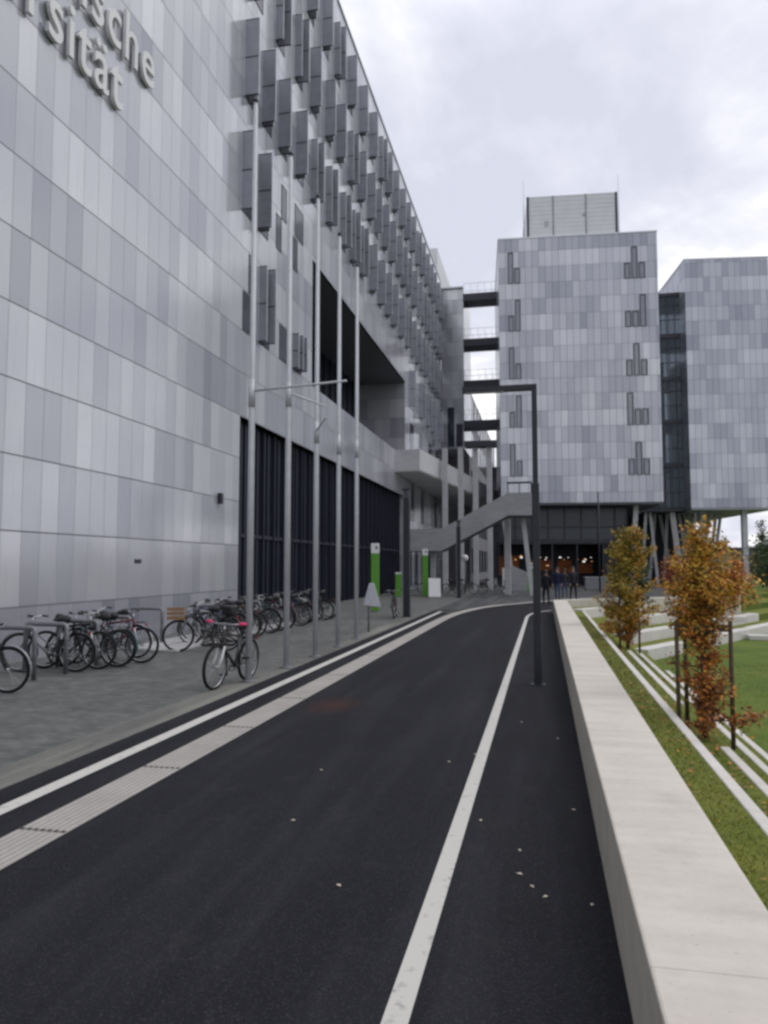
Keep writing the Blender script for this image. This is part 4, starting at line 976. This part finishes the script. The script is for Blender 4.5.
# ------------------------------------------------------------------ people
M['skin']=plain('skin',(.45,.27,.19),.55,0,.4,.05); M['hair']=plain('dark_hair',(.025,.018,.013),.6)
M['jacket_black']=plain('black_jacket',(.014,.014,.018),.75,0,.2,.25,9); M['jacket_navy']=plain('navy_jacket',(.016,.02,.05),.7,0,.2,.25,9); M['jeans']=plain('blue_jeans',(.05,.075,.14),.8,0,.2,.25,9); M['trousers']=plain('dark_trousers',(.016,.017,.022),.8,0,.2,.2,9)
M['jacket_grey']=plain('dark_grey_coat',(.03,.03,.034),.75,0,.2,.25,9)
def person(loc, h, rz, top, bottom, label, stride=.12, arm=.1):
    p=thing('person',loc,label,'person',rz,None); s=h/1.75
    V=[];E=[];Rd=[]
    def add(co,r,par=None):
        V.append(tuple(c*s for c in co)); Rd.append(r*s)
        if par is not None: E.append((par,len(V)-1))
        return len(V)-1
    pel=add((0,0,.94),.135); wst=add((0,.01,1.10),.125,pel); ch=add((0,.01,1.30),.15,wst); sh=add((0,0,1.43),.10,ch); nk=add((0,.01,1.51),.055,sh); hd=add((0,.025,1.60),.085,nk); hd2=add((0,.02,1.68),.085,hd)
    for sd_,st in ((-1,stride),(1,-stride)):
        hip=add((sd_*.09,0,.90),.095,pel); kn=add((sd_*.10,st*.6+.03,.49),.062,hip); an=add((sd_*.10,st-.02,.09),.042,kn); add((sd_*.105,st+.14,.045),.035,an)
        so_=add((sd_*.19,0,1.41),.07,sh); el=add((sd_*.25,-.02-st*.3,1.13),.05,so_); wr=add((sd_*.24,.06-st*.6,.88),.034,el); pa=add((sd_*.235,.075-st*.65,.81),.036,wr)
        for k in range(4): 
            f1=add((sd_*(.232),.045+.02*k-st*.65,.765-(.004 if k in(1,2) else 0)),.010,pa); add((sd_*.222,.05+.02*k-st*.65,.72-(.008 if k in (1,2) else 0)),.008,f1)
        t1=add((sd_*.222,.11-st*.65,.80),.011,pa); add((sd_*.215,.125-st*.65,.765),.009,t1)
    me=bpy.data.meshes.new('body'); me.from_pydata(V,E,[]); o=bpy.data.objects.new('body',me); COL.objects.link(o)
    sk=o.modifiers.new('Skin','SKIN'); sv_=me.skin_vertices[0].data
    for i,r in enumerate(Rd): sv_[i].radius=(r*(1.15 if i in (pel,wst,ch) else 1),r)
    sv_[0].use_root=True
    o.modifiers.new('Sub','SUBSURF').levels=1
    dg=bpy.context.evaluated_depsgraph_get(); dg.update(); m2=bpy.data.meshes.new_from_object(o.evaluated_get(dg)); bpy.data.objects.remove(o)
    m2.materials.clear()
    for m_ in (M['skin'],top,bottom,M['black']): m2.materials.append(m_)
    for f in m2.polygons:
        z=f.center.z/s; x=abs(f.center.x)/s; f.use_smooth=True
        f.material_index=3 if z<.10 else (1 if (.90<z<1.50 and not (x>.17 and z<.9)) or (x>.19 and z>.87) else (2 if z<.97 and x<.19 else 0))
        if z>1.5: f.material_index=0
        if x>.19 and z<.87: f.material_index=0
    b=link('body',m2,p)
    hb=MB(); 
    hb.tube([(0,-.012*s,1.60*s),(0,-.012*s,1.68*s),(0,0,1.745*s),(0,.01*s,1.775*s)],[.09*s,.102*s,.085*s,.03*s],12); part('hair',hb,M['hair'],p)
    fb=MB(); fb.tube([(0,.10*s,1.665*s),(0,.125*s,1.62*s),(0,.105*s,1.61*s)],[.008*s,.014*s,.01*s],6); 
    for sd_ in (-1,1): fb.tube([(sd_*.09*s,.02*s,1.67*s),(sd_*.098*s,.012*s,1.64*s),(sd_*.09*s,.02*s,1.60*s)],[.01*s,.016*s,.008*s],6)
    part('face',fb,M['skin'],p)
    eb=MB()
    for sd_ in (-1,1): eb.tube([(sd_*.033*s,.098*s,1.665*s),(sd_*.033*s,.112*s,1.665*s)],.011*s,6)
    eb.tube([(-.025*s,.105*s,1.575*s),(.025*s,.105*s,1.575*s)],.006*s,5); part('eyes',eb,M['hair'],p)
person((.08,37.75,0),1.70,R(10),M['jacket_black'],M['trousers'],'person in dark clothes walking just right of the nearest lamp',.2)
person((.72,43.2,0),1.80,R(170),M['jacket_navy'],M['jeans'],'person in a navy jacket and blue jeans beyond the wall end',.1)
person((1.58,43.5,0),1.84,R(200),M['jacket_grey'],M['trousers'],'person in a dark grey coat, rightmost of the three people',.14)
person((1.2,46.5,0),1.70,R(30),M['jacket_grey'],M['jeans'],'person in grey coat partly hidden between the other two',.1)

# cafe tables in front of the glazed base
def cafe_table(x,y,wd,label):
    t_=thing('cafe_table',(x,y,0),label,'table',R(5),'tables before the glazed base')
    mb=MB(); mb.box(-wd/2,wd/2,-.4,.4,.98,1.04); part('tabletop',mb,M['greylite'],t_)
    mb=MB(); mb.box(-wd/2+.05,wd/2-.05,-.36,.36,.12,.979); part('panel',mb,M['galv'],t_)
    for sx in (-1,1):
        mb=MB(); mb.box(sx*(wd/2-.1)-.03,sx*(wd/2-.1)+.03,-.3,.3,0,.119); part('leg',mb,M['frame'],t_)
cafe_table(4.0,60,2.0,'left grey counter table before the dark cafe front'); cafe_table(6.4,59,2.2,'right grey counter table before the dark cafe front')

# fallen leaves on the asphalt
lm=leafmat('fallen_leaf',(.50,.44,.34))
for i,(x,y,a) in enumerate(((-.19,5.35,.3),(-.18,4.95,1.4),(-.02,4.65,2.2),(-.95,7.55,.8),(-.72,7.9,2.),(-.1,4.78,.6),(.2,6.3,1.2),(.24,4.6,2.9),(-.5,5.9,.2),(-1.25,4.55,1.0),(-1.9,5.6,2.1),(.12,8.8,.5),(-.3,9.6,1.7),(-2.1,7.0,.9))):
    mb=MB(); s=.022
    mb.face([(0,-s,.0),(s*.5,-.2*s,.006),(0,s,.002),(-s*.55,-.1*s,.004)])
    o=link('fallen_leaf',mb.mesh('fallen_leaf',lm),None,(x,y,.007)); o.rotation_euler=(0,0,a); tag(o,'pale fallen leaf lying on the black asphalt','leaf','fallen leaves on the asphalt')
